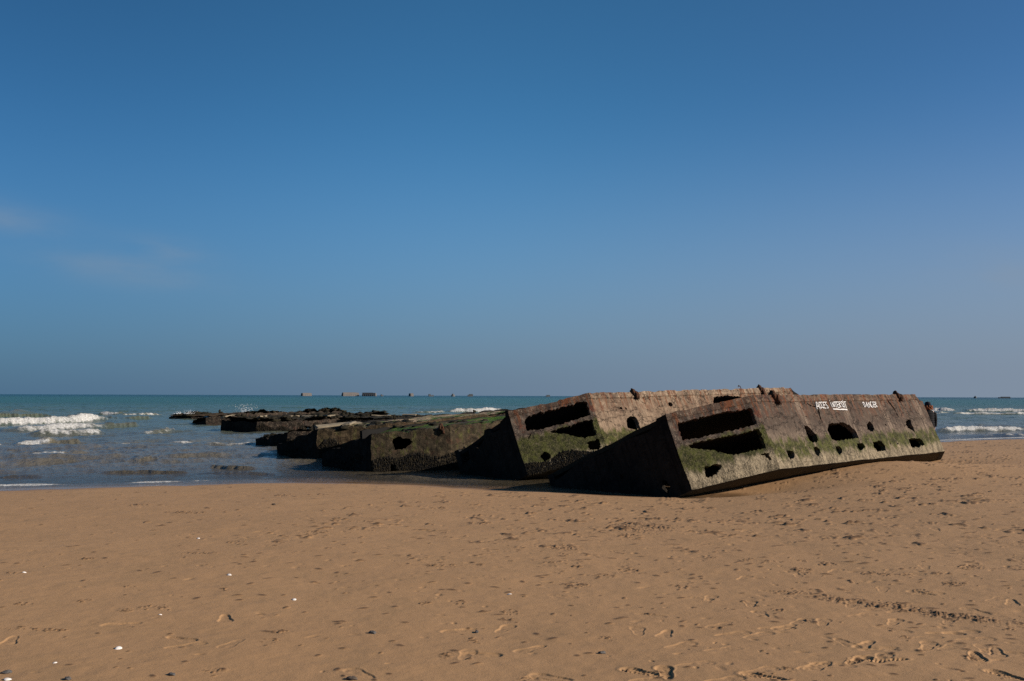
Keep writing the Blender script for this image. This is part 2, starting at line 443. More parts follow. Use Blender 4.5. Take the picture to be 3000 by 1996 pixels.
def ruin_deck(parent, mat, z, seed, bump=0.12, sag=0.3, lumps=40, lump_mat=None, lump_r=(0.25, 0.12), slabs=0, slab_mat=None, xr=(0.2, 12.5), droop=0.0):
    """collapsed, weed-grown deck as a height field inside the plan outline"""
    g = 0.11
    nx, ny = int(PL / g), int(PW / g)
    X, Y = np.meshgrid(np.linspace(0.03, PL - .03, nx), np.linspace(0.03, PW - .03, ny))
    ins = inpoly(X.ravel(), Y.ravel(), PLAN).reshape(X.shape)
    Z = z + fbm(X * 0.45, Y * 0.45, 4, seed) * sag + fbm(X * 2.2, Y * 2.2, 4, seed + 5) * bump + fbm(X * 7, Y * 7, 2, seed + 6) * bump * .5
    Z -= np.maximum(0, fbm(X * .9 + 4, Y * .9, 3, seed + 9) - .25) * 1.2 * sag
    Z -= droop * np.clip((Y - .9) / 2.7, 0, 1) * smooth(3.6, .3, X)
    V = np.stack([X, Y, Z], -1).reshape(-1, 3)
    I = np.arange(nx * ny).reshape(ny, nx)
    ok = ins[:-1, :-1] & ins[1:, 1:] & ins[1:, :-1] & ins[:-1, 1:]
    F = np.stack([I[:-1, :-1], I[:-1, 1:], I[1:, 1:], I[1:, :-1]], -1)[ok]
    obj('deck', mesh_np('deck', V, F, mat, True), parent)
    rng = random.Random(seed)
    if lumps:
        LV, LF = [], []
        for _ in range(lumps):
            x = rng.uniform(*xr); y = rng.uniform(.2, PW - .2)
            if not inpoly(np.array([x]), np.array([y]), PLAN)[0]: continue
            j = min(ny - 1, int(y / g)); i = min(nx - 1, int(x / g)); r = rng.uniform(.4, 1.0)
            lump(LV, LF, (x, y, Z[j, i]), (lump_r[0] * r * rng.uniform(.8, 1.8), lump_r[0] * r, lump_r[1] * r), rng, 2, 0.6)
        o = obj('seaweed', mesh_list('seaweed', LV, LF, lump_mat, True), parent); o['kind'] = 'stuff'
    for k in range(slabs):
        x = rng.uniform(*xr); y = rng.uniform(.6, PW - .6)
        j = min(ny - 1, int(y / g)); i = min(nx - 1, int(x / g))
        SV, SF = [], []
        M = Matrix.Translation((x, y, Z[j, i] + .08)) @ Matrix.Rotation(rng.uniform(0, 6), 4, 'Z') @ Matrix.Rotation(rng.uniform(.1, .35), 4, 'X')
        sx, sy = rng.uniform(.4, 1.0), rng.uniform(.08, .16)
        bm = bmesh.new(); bmesh.ops.create_cube(bm, size=1)
        bmesh.ops.subdivide_edges(bm, edges=bm.edges, cuts=3, use_grid_fill=True)
        for v in bm.verts: SV.append(rough3(M @ Vector((v.co.x * sx * 2, v.co.y * sy * 2, v.co.z * .07)), .05, seed))
        for f in bm.faces: SF.append(tuple(v.index for v in f.verts))
        bm.free()
        obj('broken_slab', mesh_list('broken_slab', SV, SF, slab_mat, False), parent)
    return Z

def pose(o, loc, yaw, roll, pitch):
    o.rotation_mode = 'QUATERNION'
    o.location = loc
    o.rotation_quaternion = (Matrix.Rotation(yaw, 3, 'Z') @ Matrix.Rotation(-pitch, 3, 'Y') @ Matrix.Rotation(roll, 3, 'X')).to_quaternion()

M_in = mat_plain('inner_painted_shade', (0.010, 0.009, 0.008), .95, .3, 8, .3)  # near-black colour paints the shade inside the openings and along bottom rims
M_B = mat_concrete('concrete_brown', (0.145, 0.108, 0.078), (0.088, 0.063, 0.047), 1.0, (0.26, 0.66), 0.42, -.3, bands=.85, topdark=.75, cover=.5, mottle=.25, barn_light=.78)
M_A = mat_concrete('concrete_tan', (0.225, 0.158, 0.104), (0.150, 0.101, 0.067), 1.2, (0.22, 0.66), 0.15, -.1, bands=.5, cover=.55, mottle=.35, cracks=.8)
M_Bend = mat_concrete('concrete_bow_mossy', (0.122, 0.092, 0.068), (0.064, 0.047, 0.036), 1.1, (0.40, 0.96), 0.50, -0.4, barn_light=.95, cover=.68, mottle=.8)
M_Aend = mat_concrete('concrete_bow_rusty', (0.132, 0.100, 0.072), (0.074, 0.054, 0.041), 1.1, (0.22, 0.95), 0.75, 0.05, cover=.62, mottle=.8)
M_rim = mat_concrete('concrete_rusty_kerb', (0.128, 0.090, 0.062), (0.072, 0.048, 0.034), 1.0, (-3, -2), -2, -3, mottle=.75)
M_rimA = mat_concrete('concrete_pale_kerb', (0.27, 0.196, 0.132), (0.165, 0.115, 0.078), 1.0, (-3, -2), -2, -3, mottle=.4)
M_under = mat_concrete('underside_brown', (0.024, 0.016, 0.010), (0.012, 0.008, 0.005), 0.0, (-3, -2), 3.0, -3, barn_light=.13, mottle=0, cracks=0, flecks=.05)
M_dark = mat_concrete('concrete_painted_shade', (0.022, 0.018, 0.014), (0.012, 0.0105, 0.009), 0.0, (-3, -2), -2, -3, barn_light=.1, spec=.04, mottle=0, cracks=0, flecks=.03)  # shade of the sides turned from the sun, put into the wall colour
M_C = mat_concrete('concrete_algae_brown', (0.060, 0.045, 0.026), (0.036, 0.027, 0.016), 0.0, (1.05, 1.70), 0.25, 0.80, 0.6, 0.75, barn_light=.35, cover=.22, mottle=.2, flecks=.2)
M_D = mat_concrete('concrete_weed_brown', (0.072, 0.050, 0.027), (0.040, 0.028, 0.015), 0.0, (1.1, 1.6), 0.3, 0.85, 0.8, 0.5, barn_light=.35, cover=.22, mottle=.2, flecks=.3)
M_F = mat_concrete('concrete_sea_dark', (0.045, 0.033, 0.022), (0.020, 0.015, 0.011), 0.0, (2.5, 2.6), 0.3, 0.95, 1.0, 0.2, barn_light=.3, mottle=.2)
M_rust = mat_rust('corroded_iron')
M_mus = mat_mussel('mussel_shells')
M_white = mat_plain('white_paint', (0.60, 0.58, 0.55), 0.8, 0.35, 30)
M_bare = mat_plain('bare_concrete', (0.19, 0.155, 0.105), 0.9, 0.4, 6, 0.6)
M_weedlump = mat_weed('bladder_weed', ((0.008, 0.007, 0.004), (0.030, 0.024, 0.012)), ((0.012, 0.018, 0.004), (0.03, 0.045, 0.008)), (0.06, 0.05, 0.03), 0.68, 0.75)
M_deckC = mat_weed('deck_algae_silt', ((0.040, 0.030, 0.016), (0.10, 0.072, 0.040)), ((0.030, 0.062, 0.006), (0.085, 0.150, 0.014)), (0.34, 0.225, 0.135), 0.47, 0.58)
M_deckD = mat_weed('deck_silt_algae', ((0.055, 0.042, 0.025), (0.15, 0.115, 0.070)), ((0.028, 0.056, 0.006), (0.075, 0.125, 0.013)), (0.40, 0.29, 0.18), 0.53, 0.45)
M_deckF = mat_weed('deck_dark_weed', ((0.008, 0.007, 0.004), (0.034, 0.026, 0.014)), ((0.012, 0.020, 0.004), (0.035, 0.05, 0.01)), (0.17, 0.12, 0.075), 0.63, 0.62)

BE = [[(0.234, 1.466), (0.555, 1.473), (1.034, 1.487), (1.432, 1.481), (2.07, 1.455), (2.09, 1.373), (2.08, 1.072), (1.557, 1.053), (1.218, 1.058), (0.761, 1.053), (0.196, 1.076), (0.22, 1.164), (0.188, 1.331)],
      [(0.305, 0.959), (0.828, 0.976), (1.474, 0.951), (2.08, 0.959), (2.09, 0.755), (2.08, 0.522), (1.635, 0.52), (1.206, 0.521), (1.071, 0.603), (0.918, 0.662), (0.76, 0.758), (0.565, 0.807), (0.357, 0.869)],
      [(1.827, 0.426), (2.09, 0.405), (2.09, 0.221), (1.997, 0.327)],
      [(0.451, 0.4), (0.527, 0.418), (0.797, 0.413), (0.88, 0.378), (0.86, 0.303), (0.673, 0.203), (0.47, 0.181), (0.425, 0.213)]]
def rect_hole(s, t, w, h):
    return [(s - w, t - h), (s + w, t - h), (s + w, t + h), (s - w, t + h)]
def ell(s, t, a, b, k=12, ph=0):
    return [(s + a * math.cos(6.2832 * i / k + ph), t + b * math.sin(6.2832 * i / k + ph)) for i in range(k)]
BS = [[(1.717, 0.945), (1.851, 0.951), (1.952, 0.889), (2.032, 0.797), (2.116, 0.735), (2.1, 0.566), (1.95, 0.543), (1.791, 0.529), (1.666, 0.583), (1.655, 0.691), (1.652, 0.809)],
      [(2.749, 0.856), (2.932, 0.964), (3.19, 0.988), (3.661, 0.966), (3.871, 0.919), (3.999, 0.821), (4.11, 0.701), (4.081, 0.565), (3.52, 0.544), (3.188, 0.536), (2.9, 0.526), (2.74, 0.573), (2.735, 0.714)],
      [(4.939, 0.935), (5.1, 0.983), (5.215, 0.917), (5.175, 0.743), (4.985, 0.706), (4.771, 0.766), (4.832, 0.862)],
      [(7.16, 0.915), (7.323, 0.981), (7.521, 0.976), (7.44, 0.838), (7.477, 0.745), (7.423, 0.6), (7.288, 0.681), (7.146, 0.742), (7.099, 0.824)],
      [(0.53, 0.391), (0.693, 0.402), (0.781, 0.379), (0.799, 0.284), (0.712, 0.213), (0.559, 0.193), (0.505, 0.261)],
      [(1.74, 0.414), (1.863, 0.428), (1.964, 0.365), (1.945, 0.268), (1.815, 0.196), (1.725, 0.249), (1.704, 0.318)],
      [(2.779, 0.4), (2.959, 0.402), (3.053, 0.297), (2.99, 0.219), (2.831, 0.17), (2.757, 0.25)],
      [(3.859, 0.427), (4.175, 0.425), (4.221, 0.329), (4.078, 0.262), (3.86, 0.23), (3.815, 0.325)],
      [(4.747, 0.434), (4.981, 0.447), (5.33, 0.434), (5.371, 0.302), (5.29, 0.187), (4.808, 0.176), (4.728, 0.286)],
      [(6.874, 0.432), (7.22, 0.453), (7.554, 0.43), (7.716, 0.331), (7.716, 0.227), (7.316, 0.187), (6.86, 0.184), (6.845, 0.297)],
      ell(5.905, 0.866, .05, .035, 7), ell(6.105, 0.338, .05, .03, 7), ell(5.683, 0.365, .03, .03, 6),
      [(6.60, 1.54), (6.74, 1.38), (6.80, 1.245), (6.85, 1.05), (6.86, 1.25), (6.80, 1.39), (6.68, 1.545)],
      [(2.64, 1.40), (2.665, 1.30), (2.625, 1.12), (2.645, 0.99), (2.675, 1.12), (2.715, 1.30), (2.69, 1.42)],
      [(2.30, 1.52), (2.45, 1.455), (2.63, 1.425), (2.63, 1.405), (2.44, 1.43), (2.28, 1.505)]]
AE = [[(0.377, 1.423), (0.471, 1.489), (0.694, 1.499), (1.187, 1.497), (1.697, 1.53), (2.03, 1.543), (2.1, 1.492), (2.09, 1.125), (1.552, 1.093), (1.047, 1.062), (0.825, 1.06), (0.562, 1.079), (0.351, 1.104), (0.338, 1.257)],
      [(0.903, 0.959), (1.265, 0.973), (1.775, 1.014), (2.1, 1.003), (2.09, 0.569), (1.749, 0.568), (1.615, 0.613), (1.429, 0.72), (1.28, 0.794), (1.056, 0.86), (0.949, 0.911)],
      [(1.749, 0.456), (2.09, 0.448), (2.10, 0.232), (1.995, 0.197), (1.759, 0.23)],
      ell(.6, .34, .125, .125), [(0.325, 0.88), (0.41, 0.97), (0.52, 1.03), (0.49, 1.04), (0.39, 0.99), (0.31, 0.90)]]
AS = [[(1.077, 0.964), (1.185, 1.012), (1.415, 0.989), (1.449, 0.843), (1.435, 0.634), (1.205, 0.619), (1.045, 0.64), (0.97, 0.734)],
      [(4.884, 1.431), (5.03, 1.503), (5.485, 1.517), (6.121, 1.475), (6.275, 1.419), (6.225, 1.165), (5.5, 1.0), (4.743, 1.209)],
      ell(2.975, 1.302, .09, .065, 8, .4), ell(1.0, 1.25, .05, .035, 6), ell(1.16, 1.245, .045, .03, 6), ell(1.75, 1.48, .03, .025, 6)]

GROUP = 'wrecked concrete pontoons along the shore'
# --- the two pontoons lying tilted at the water's edge
PW = 5.75; PLAN = plan_of(PW)      # this one is the broader, landing end of the row
B = empty('concrete_pontoon')
pose(B, (4.4023, 20.2242, 0.4354), 0.78366, -0.40442, 0.00589)
tag(B, 'nearest tilted brown concrete pontoon with white painted words on its side', 'pontoon', GROUP)
wall('bow_wall', 0, B, M_Bend, BE, g=0.06, seed=11, rag=0.0, top=PH - 0.02)
wall('side_wall', 1, B, M_B, BS, g=0.07, seed=12, outline=[(0, 0), (8.806, 0), (8.806, PH - .2), (8.62, PH - .17), (8.52, PH - .02), (0, PH - .02)])
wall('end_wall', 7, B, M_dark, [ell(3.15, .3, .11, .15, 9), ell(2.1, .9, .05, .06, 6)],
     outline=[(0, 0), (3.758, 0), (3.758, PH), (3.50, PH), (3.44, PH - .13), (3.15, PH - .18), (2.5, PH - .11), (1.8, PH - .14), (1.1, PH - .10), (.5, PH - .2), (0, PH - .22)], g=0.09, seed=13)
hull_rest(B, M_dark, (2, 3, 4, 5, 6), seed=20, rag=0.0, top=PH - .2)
deck_flat(B, M_weedlump, PH + .0, seed=14)
coping(B, M_rim, [PLAN[0], PLAN[1]], PH - .15, PH + .012, 0.02, 3, 0.03)
coping(B, M_rim, [PLAN[1], (PL - PCX - .32, 0)], PH - .16, PH + .015, 0.022, 8, 0.025)
lug(B, M_rust, 1, .9, 3, 1.15); lug(B, M_rust, 1, 7.35, 5, 1.0)
strokes('painted_word', B, M_white, LET_W1, 1, 0.02)
strokes('painted_word', B, M_white, LET_W2, 1, 0.02)
strokes('painted_word', B, M_white, LET_W3, 1, 0.02)
strokes('painted_underline', B, M_white, LET_UL, 1, 0.03)

PW = 4.6; PLAN = plan_of(PW)
A = empty('concrete_pontoon')
pose(A, (0.9497, 24.2850, 0.4716), 0.68214, -0.44392, 0.02539)
tag(A, 'tilted tan concrete pontoon with rust streaks lying behind the lettered one', 'pontoon', GROUP)
wall('bow_wall', 0, A, M_Aend, AE, g=0.065, seed=31, top=PH - 0.02)
wall('side_wall', 1, A, M_A, AS, g=0.08, seed=32, top=PH - 0.02)
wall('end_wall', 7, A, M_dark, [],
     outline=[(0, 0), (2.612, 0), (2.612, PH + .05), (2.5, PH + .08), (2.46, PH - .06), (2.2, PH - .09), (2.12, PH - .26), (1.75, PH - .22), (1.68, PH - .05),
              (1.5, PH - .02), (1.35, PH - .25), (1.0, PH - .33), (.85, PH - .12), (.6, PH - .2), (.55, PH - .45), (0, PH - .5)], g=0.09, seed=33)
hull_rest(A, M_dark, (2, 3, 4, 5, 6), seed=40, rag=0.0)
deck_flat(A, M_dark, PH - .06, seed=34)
coping(A, M_rim, [PLAN[0], PLAN[1]], PH - .15, PH + .012, 0.02, 13, 0.07)
coping(A, M_rimA, [PLAN[1], (PL - PCX - .35, 0)], PH - .16, PH + .015, 0.026, 18, 0.06)
lug(A, M_rust, 1, 1.68, 6, 1.05); lug(A, M_rust, 1, 7.25, 7, 1.0)
crust(A, M_mus, [(0, 2600, 0, 2.23, -.03, .36, AE, .018), (1, 800, 0, 4, -.03, .25, AS, .02)], 6)
rb = bmesh.new()
for (a, b) in (((0, 0, 0), (0, 0, .12)), ((0, 0, .12), (-.06, 0, .16)), ((-.06, 0, .16), (-.10, 0, .11))):
    a, b = Vector(a), Vector(b); d = b - a
    r_ = bmesh.ops.create_cone(rb, segments=6, radius1=.012, radius2=.012, depth=d.length + .01, cap_ends=True)
    bmesh.ops.transform(rb, matrix=Matrix.Translation((a + b) / 2) @ d.to_track_quat('Z', 'Y').to_matrix().to_4x4(), verts=r_['verts'])
bmesh.ops.translate(rb, vec=(PCX + 6.45, .08, PH), verts=rb.verts)
me = bpy.data.meshes.new('rebar'); rb.to_mesh(me); rb.free(); me.materials.append(M_rust); obj('rebar', me, A)

# --- the sunken ones
C_ = empty('concrete_pontoon')
pose(C_, (-3.1, 26.96, -.70), rad(42), rad(-3), rad(4.0))
tag(C_, 'low green and brown pontoon in the water with a ragged black hole', 'pontoon', GROUP)
# origin chosen so that plan corner 0 stands at the water line seen left of the tan pontoon
CH = [[(.62, 1.50), (.75, 1.53), (.92, 1.47), (1.10, 1.45), (1.17, 1.36), (1.08, 1.27), (.80, 1.17), (.64, 1.19), (.60, 1.33)],
      [(.46, .80), (.62, .80), (.66, .62), (.58, .52), (.44, .55)]]
wall('bow_wall', 0, C_, M_C, CH, g=0.07, seed=51, amp=.05, rag=.1)
wall('side_wall', 1, C_, M_C, [], g=0.1, seed=52, amp=.05, rag=.07)
wall('end_wall', 7, C_, M_dark, [], g=0.12, seed=53, amp=.07, rag=.12, top=9, outline=[(0, 0), (2.612, 0), (2.612, PH), (2.3, PH - .1), (1.6, PH - .2), (1.2, PH - .33), (.5, PH - .4), (.2, PH - .55), (0, PH - .6)])
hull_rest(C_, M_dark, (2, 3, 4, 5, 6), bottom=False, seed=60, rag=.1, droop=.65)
ruin_deck(C_, M_deckC, PH - .03, 7, .05, .14, 60, M_weedlump, (.15, .06), 0, M_bare, xr=(.2, 5), droop=.55)
lug(C_, M_rust, 0, 2.0, 9, .8)
crust(C_, M_mus, [(0, 5200, 0, 2.23, .45, 1.12, CH, .026), (1, 4200, 0, 3.2, .45, 1.1, [], .026), (7, 900, 0, 2.6, .4, 1.3, [], .03)], 8)

D_ = empty('concrete_pontoon')
pose(D_, (-5.5, 31.45, -.76), rad(42), rad(-2), rad(3.4))
tag(D_, 'pontoon grown over with brown weed between the green one and the low black one', 'pontoon', GROUP)
wall('bow_wall', 0, D_, M_D, [], g=0.09, seed=71, amp=.07, rag=.12)
wall('side_wall', 1, D_, M_D, [], g=0.12, seed=72, amp=.07, rag=.1)
wall('end_wall', 7, D_, M_dark, [], g=0.12, seed=73, amp=.08, rag=.1, top=9, outline=[(0, 0), (2.612, 0), (2.612, PH), (2.2, PH - .05), (1.9, PH - .17), (1.2, PH - .28), (.8, PH - .33), (.3, PH - .5), (0, PH - .55)])
hull_rest(D_, M_dark, (2, 3, 4, 5, 6), bottom=False, seed=80, rag=.12, droop=.6)
ruin_deck(D_, M_deckD, PH - .03, 17, .05, .16, 90, M_weedlump, (.18, .075), 2, M_bare, xr=(.2, 4.5), droop=.5)
crust(D_, M_mus, [(0, 5200, 0, 2.23, .4, 1.35, [], .032), (1, 4500, 0, 4, .4, 1.3, [], .034), (7, 900, 0, 2.6, .4, 1.3, [], .03)], 9)

E_ = empty('concrete_pontoon')
pose(E_, (-8.0, 38.4, -1.0), rad(42), rad(-8), rad(1.0))
tag(E_, 'low black broken pontoon end rising from the water like a rounded rock', 'pontoon', GROUP)
wall('bow_wall', 0, E_, M_F, [], g=0.11, seed=91, amp=.08, rag=.15)
wall('side_wall', 1, E_, M_F, [], g=0.14, seed=92, amp=.07, rag=.3)
wall('end_wall', 7, E_, M_dark, [], g=0.12, seed=93, amp=.08, rag=.15)
hull_rest(E_, M_dark, (2, 3, 4, 5, 6), bottom=False, seed=100, rag=.3)
ruin_deck(E_, M_deckF, PH - .06, 27, .14, .3, 200, M_weedlump, (.2, .12), 3, M_bare)
crust(E_, M_mus, [(0, 2500, 0, 2.23, .8, 1.6, [], .04), (1, 4000, 0, 6, .8, 1.6, [], .04), (7, 2500, 0, 2.6, .8, 1.6, [], .04)], 10)

F_ = empty('concrete_pontoon')
pose(F_, (-13.1, 54.3, -1.17), rad(62), rad(0), rad(.4))
tag(F_, 'dark weed covered pontoon with pale slabs on its deck, farther out to sea', 'pontoon', GROUP)
wall('bow_wall', 0, F_, M_F, [], g=0.1, seed=111, amp=.09, rag=.1)
wall('side_wall', 1, F_, M_F, [rect_hole(1.1, 1.25, .28, .16)], g=0.14, seed=112, amp=.1, rag=.15)
wall('end_wall', 7, F_, M_dark, [], g=0.14, seed=113, amp=.09, rag=.1)
hull_rest(F_, M_dark, (2, 3, 4, 5, 6), bottom=False, seed=120, rag=.2)
ruin_deck(F_, M_deckF, PH + .12, 37, .13, .42, 330, M_weedlump, (.2, .09), 12, M_bare)
crust(F_, M_mus, [(0, 2600, 0, 2.23, .7, 1.65, [], .05), (1, 6000, 0, 8.8, .7, 1.65, [], .05)], 11)

I_ = empty('concrete_pontoon')
pose(I_, (-9.6, 58.5, -1.16), rad(16), rad(0), rad(.5))
tag(I_, 'long black weed covered pontoon whose top edge shows just above the brown and green decks', 'pontoon', GROUP)
wall('bow_wall', 0, I_, M_F, [], g=0.14, seed=171, amp=.05, rag=.15)
wall('side_wall', 1, I_, M_F, [], g=0.18, seed=172, amp=.05, rag=.15)
hull_rest(I_, M_dark, (2, 3, 4, 5, 6, 7), bottom=False, seed=180, rag=.2)
ruin_deck(I_, M_deckF, PH + .1, 67, .09, .2, 280, M_weedlump, (.2, .07), 8, M_bare)

G_ = empty('concrete_pontoon')
pose(G_, (-20.0, 67.8, -.90), rad(48), rad(-18), rad(.5))
tag(G_, 'dark pontoon with a sloping wedge shaped end, second farthest out to sea', 'pontoon', GROUP)
wall('bow_wall', 0, G_, M_F, [], g=0.12, seed=131, amp=.05, rag=.15)
wall('side_wall', 1, G_, M_F, [], g=0.16, seed=132, amp=.06, rag=.2)
wall('end_wall', 7, G_, M_dark, [], outline=[(0, 0), (2.61, 0), (2.61, PH), (0, PH)], g=0.14, seed=133, amp=.05, rag=.2)
hull_rest(G_, M_dark, (2, 3, 4, 5, 6), bottom=False, seed=140, rag=.2)
ruin_deck(G_, M_deckF, PH + .1, 47, .18, .45, 300, M_weedlump, (.22, .13), 3, M_bare, (2.5, 12.5))

H_ = empty('concrete_pontoon')
pose(H_, (-29.0, 84.0, -1.62), rad(10), rad(2), rad(.2))
tag(H_, 'flat brown topped pontoon barely above water, farthest left of the row', 'pontoon', GROUP)
wall('bow_wall', 0, H_, M_F, [], g=0.16, seed=151, amp=.05, rag=.1)
wall('side_wall', 1, H_, M_F, [], g=0.18, seed=152, amp=.05, rag=.1)
wall('end_wall', 7, H_, M_dark, [], g=0.16, seed=153, amp=.05, rag=.1)
hull_rest(H_, M_dark, (2, 3, 4, 5, 6), bottom=False, seed=160, rag=.1)
ruin_deck(H_, M_D, PH + .15, 57, .06, .15, 14, M_weedlump, (.5, .2), 0, M_bare, (.3, 3))
def stump(parent, x, y, z, h, seed):
    V, F = [], []; rng = random.Random(seed)
    lump(V, F, (x, y, z + h * .4), (h * .3, h * .3, h * .65), rng, 2, .3)
    lump(V, F, (x + h * .5, y, z + h * .25), (h * .3, h * .3, h * .4), rng, 2, .3)
    return obj('post_stump', mesh_list('post_stump', V, F, M_weedlump, True), parent)
stump(D_, 5.3, 4.2, PH, .12, 1); stump(D_, 8.6, 3.4, PH, .12, 2); stump(H_, 4.0, 2.5, PH + .15, .35, 3)
# ------------------------------------------------------------------ beach
SHX = np.array([-60, -30, -11.7, -8.7, -5.6, -4.0, -2.0, 0.0, 2.0, 3.5, 5.5, 8.0, 15.0, 21.5, 27.0, 40.0, 80.0])
SHY = np.array([4.0, 16.0, 22.6, 23.7, 25.0, 25.3, 24.6, 23.6, 23.2, 23.4, 28.0, 35.0, 43.5, 49.0, 52.5, 60.0, 75.0])
TR = [(4.2, 20.95), (3.2, 21.5), (1.9, 22.6), (0.4, 24.2), (-1.6, 25.6), (-3.5, 26.6), (-6, 28.5)]

def seg_dist(X, Y, P):
    d = np.full(X.shape, 1e9); along = np.zeros(X.shape); acc = 0
    for (x0, y0), (x1, y1) in zip(P[:-1], P[1:]):
        dx, dy = x1 - x0, y1 - y0; L = math.hypot(dx, dy)
        t = np.clip(((X - x0) * dx + (Y - y0) * dy) / (L * L), 0, 1)
        q = np.hypot(X - x0 - t * dx, Y - y0 - t * dy)
        m = q < d; d = np.where(m, q, d); along = np.where(m, acc + t * L, along); acc += L
    return d, along

def sand_base(X, Y):
    ys = np.interp(X, SHX, SHY)
    d = (ys - Y) * 0.90
    z = np.where(d > 0, 0.44 * (1 - np.exp(-d / 10.5)) + 0.0035 * d, d * 0.045)
    z = np.maximum(z, -2.5) + WZ
    z = z + 0.20 * np.exp(-(((X - 9.6) / 2.6) ** 2 + ((Y - 25.4) / 2.6) ** 2))
    z = z - 0.13 * np.exp(-(((X - 5.6) / 1.3) ** 2 + ((Y - 21.5) / .9) ** 2))
    q, al = seg_dist(X, Y, TR)
    dep = np.interp(al, [0, 1.5, 3, 5, 7, 9, 12], [0.10, .06, .02, .04, .16, .14, 0.0])
    z = z - dep * np.exp(-(q / 0.95) ** 2)
    # firm lip just in front of the scour
    q2, al2 = seg_dist(X, Y, [(2.6, 20.6), (0.6, 22.0), (-1.2, 23.4), (-4, 24.4)])
    z = z - 0.10 * np.exp(-(((X - 12.3) / 1.2) ** 2 + ((Y - 28.3) / 1.0) ** 2))
    return z

def ray_pt(px, py, zz):
    """where the sight line of a spot measured on the photograph (3000 x 1996) meets height zz: used to measure the layout"""
    f = 2917.; pit = math.atan(162 / f); rol = rad(.19)
    du, dv = px - 1500, py - 998; c, s = math.cos(rol), math.sin(rol)
    x = (du * c + dv * s) / f; z = -(-du * s + dv * c) / f
    dy = math.cos(pit) - z * math.sin(pit); dz = math.sin(pit) + z * math.cos(pit)
    k = (zz - CAM_Z) / dz
    return x * k, dy * k

def sand_at(px, py):
    z = 0.2
    for _ in range(12):
        x, y = ray_pt(px, py, z); z = float(sand_base(np.array([x]), np.array([y]))[0])
    return x, y, z

def grid_polar(rows, tans, ymin):
    Yr = np.asarray(rows)[:, None]; T = np.asarray(tans)[None, :]
    X = np.maximum(Yr, ymin) * T; Y = np.broadcast_to(Yr, X.shape).copy()
    ny, nx = X.shape
    I = np.arange(nx * ny, dtype=np.int32).reshape(ny, nx)
    F = np.stack([I[:-1, :-1], I[:-1, 1:], I[1:, 1:], I[1:, :-1]], -1).reshape(-1, 4)
    return X, Y, F

rows = [-60, -25, -10, -3, 1, 3, 4, 4.6]
y = 5.0
while y < 62:
    rows.append(y); y += max(0.009, y * y / (1.75 * 995) / 2.7)
rows += [66, 75, 90, 120, 200, 500, 2000, 9000, 26000]
tans = np.concatenate([[-7, -4, -2.5, -1.6, -1.1, -.8, -.68], np.linspace(-.6, .6, 1560), [.68, .8, 1.1, 1.6, 2.5, 4, 7]])
X, Y, F = grid_polar(rows, tans, 4.0)
Z = sand_base(X, Y)
near = (Y < 64) & (Y > 3) & (np.abs(X) < 0.7 * np.maximum(Y, 1))
und = fbm(X * 0.35, Y * 0.35, 3, 3) * 0.03 + fbm(X * 1.6, Y * 1.6, 3, 4) * 0.010
Z = Z + np.where(Y < 64, und, 0)
dry = smooth(0.02, 0.12, Z - WZ)
fine = np.zeros_like(Z); dark = np.zeros_like(Z)
# gentle grain and small ripples
fine += fbm(X * 9, Y * 9, 3, 11) * 0.004
rip = vn(X * 2.0 + fbm(X * .8, Y * .8, 2, 8) * 2, Y * 7.0, 21)
fine += rip * 0.005 * smooth(.0, .4, fbm(X * .3, Y * .3, 2, 31))
# churned patches: many small kicked-up clods, thicker to the right and near the pontoons
dens = 0.02 + 0.11 * smooth(-6, 9, X) + 0.38 * smooth(9.5, 15, Y) * smooth(-7, 1, X)
pm = fbm(X * 0.9, Y * 0.75, 4, 41)
mask = smooth(0.36 - dens * 1.2, 0.60 - dens, pm)
pm2 = fbm(X * 3.2, Y * 2.6, 3, 43)
mask = np.maximum(mask * smooth(-.1, .3, pm2), smooth(0.50 - dens * 0.9, 0.72 - dens * 0.9, pm2) * 0.9)
def clods(X, Y, s):
    a = vn(X * 15, Y * 12, s) + 0.6 * vn(X * 33, Y * 29, s + 1)
    return np.maximum(0, a - 0.10)
near_c = clods(X, Y, 51)
far_c = np.maximum(0, vn(X * 4.2, Y * 6.5, 55) * .7 + .85 * vn(X * 10, Y * 9, 56) + .5 * vn(X * 22, Y * 12, 57) - .10) * .75
wf = smooth(10, 14, Y)
cl = near_c * (1 - wf) + far_c * wf
fine += mask * cl * (0.020 + .065 * smooth(8, 15, Y)) - mask * 0.003
dark = np.maximum(dark, mask * smooth(0.02, .20, cl) * 1.0)
rngs = random.Random(12)
tarr = np.asarray(tans); rarr = np.asarray(rows)
def win(x, y, r):
    j0 = np.searchsorted(rarr, y - r); j1 = np.searchsorted(rarr, y + r) + 1
    yy = max(4.0, y - r); t0 = min((x - r) / max(4, y - r), (x - r) / max(4, y + r)); t1 = max((x + r) / max(4, y - r), (x + r) / max(4, y + r))
    i0 = np.searchsorted(tarr, t0); i1 = np.searchsorted(tarr, t1) + 1
    return slice(j0, j1), slice(i0, i1)
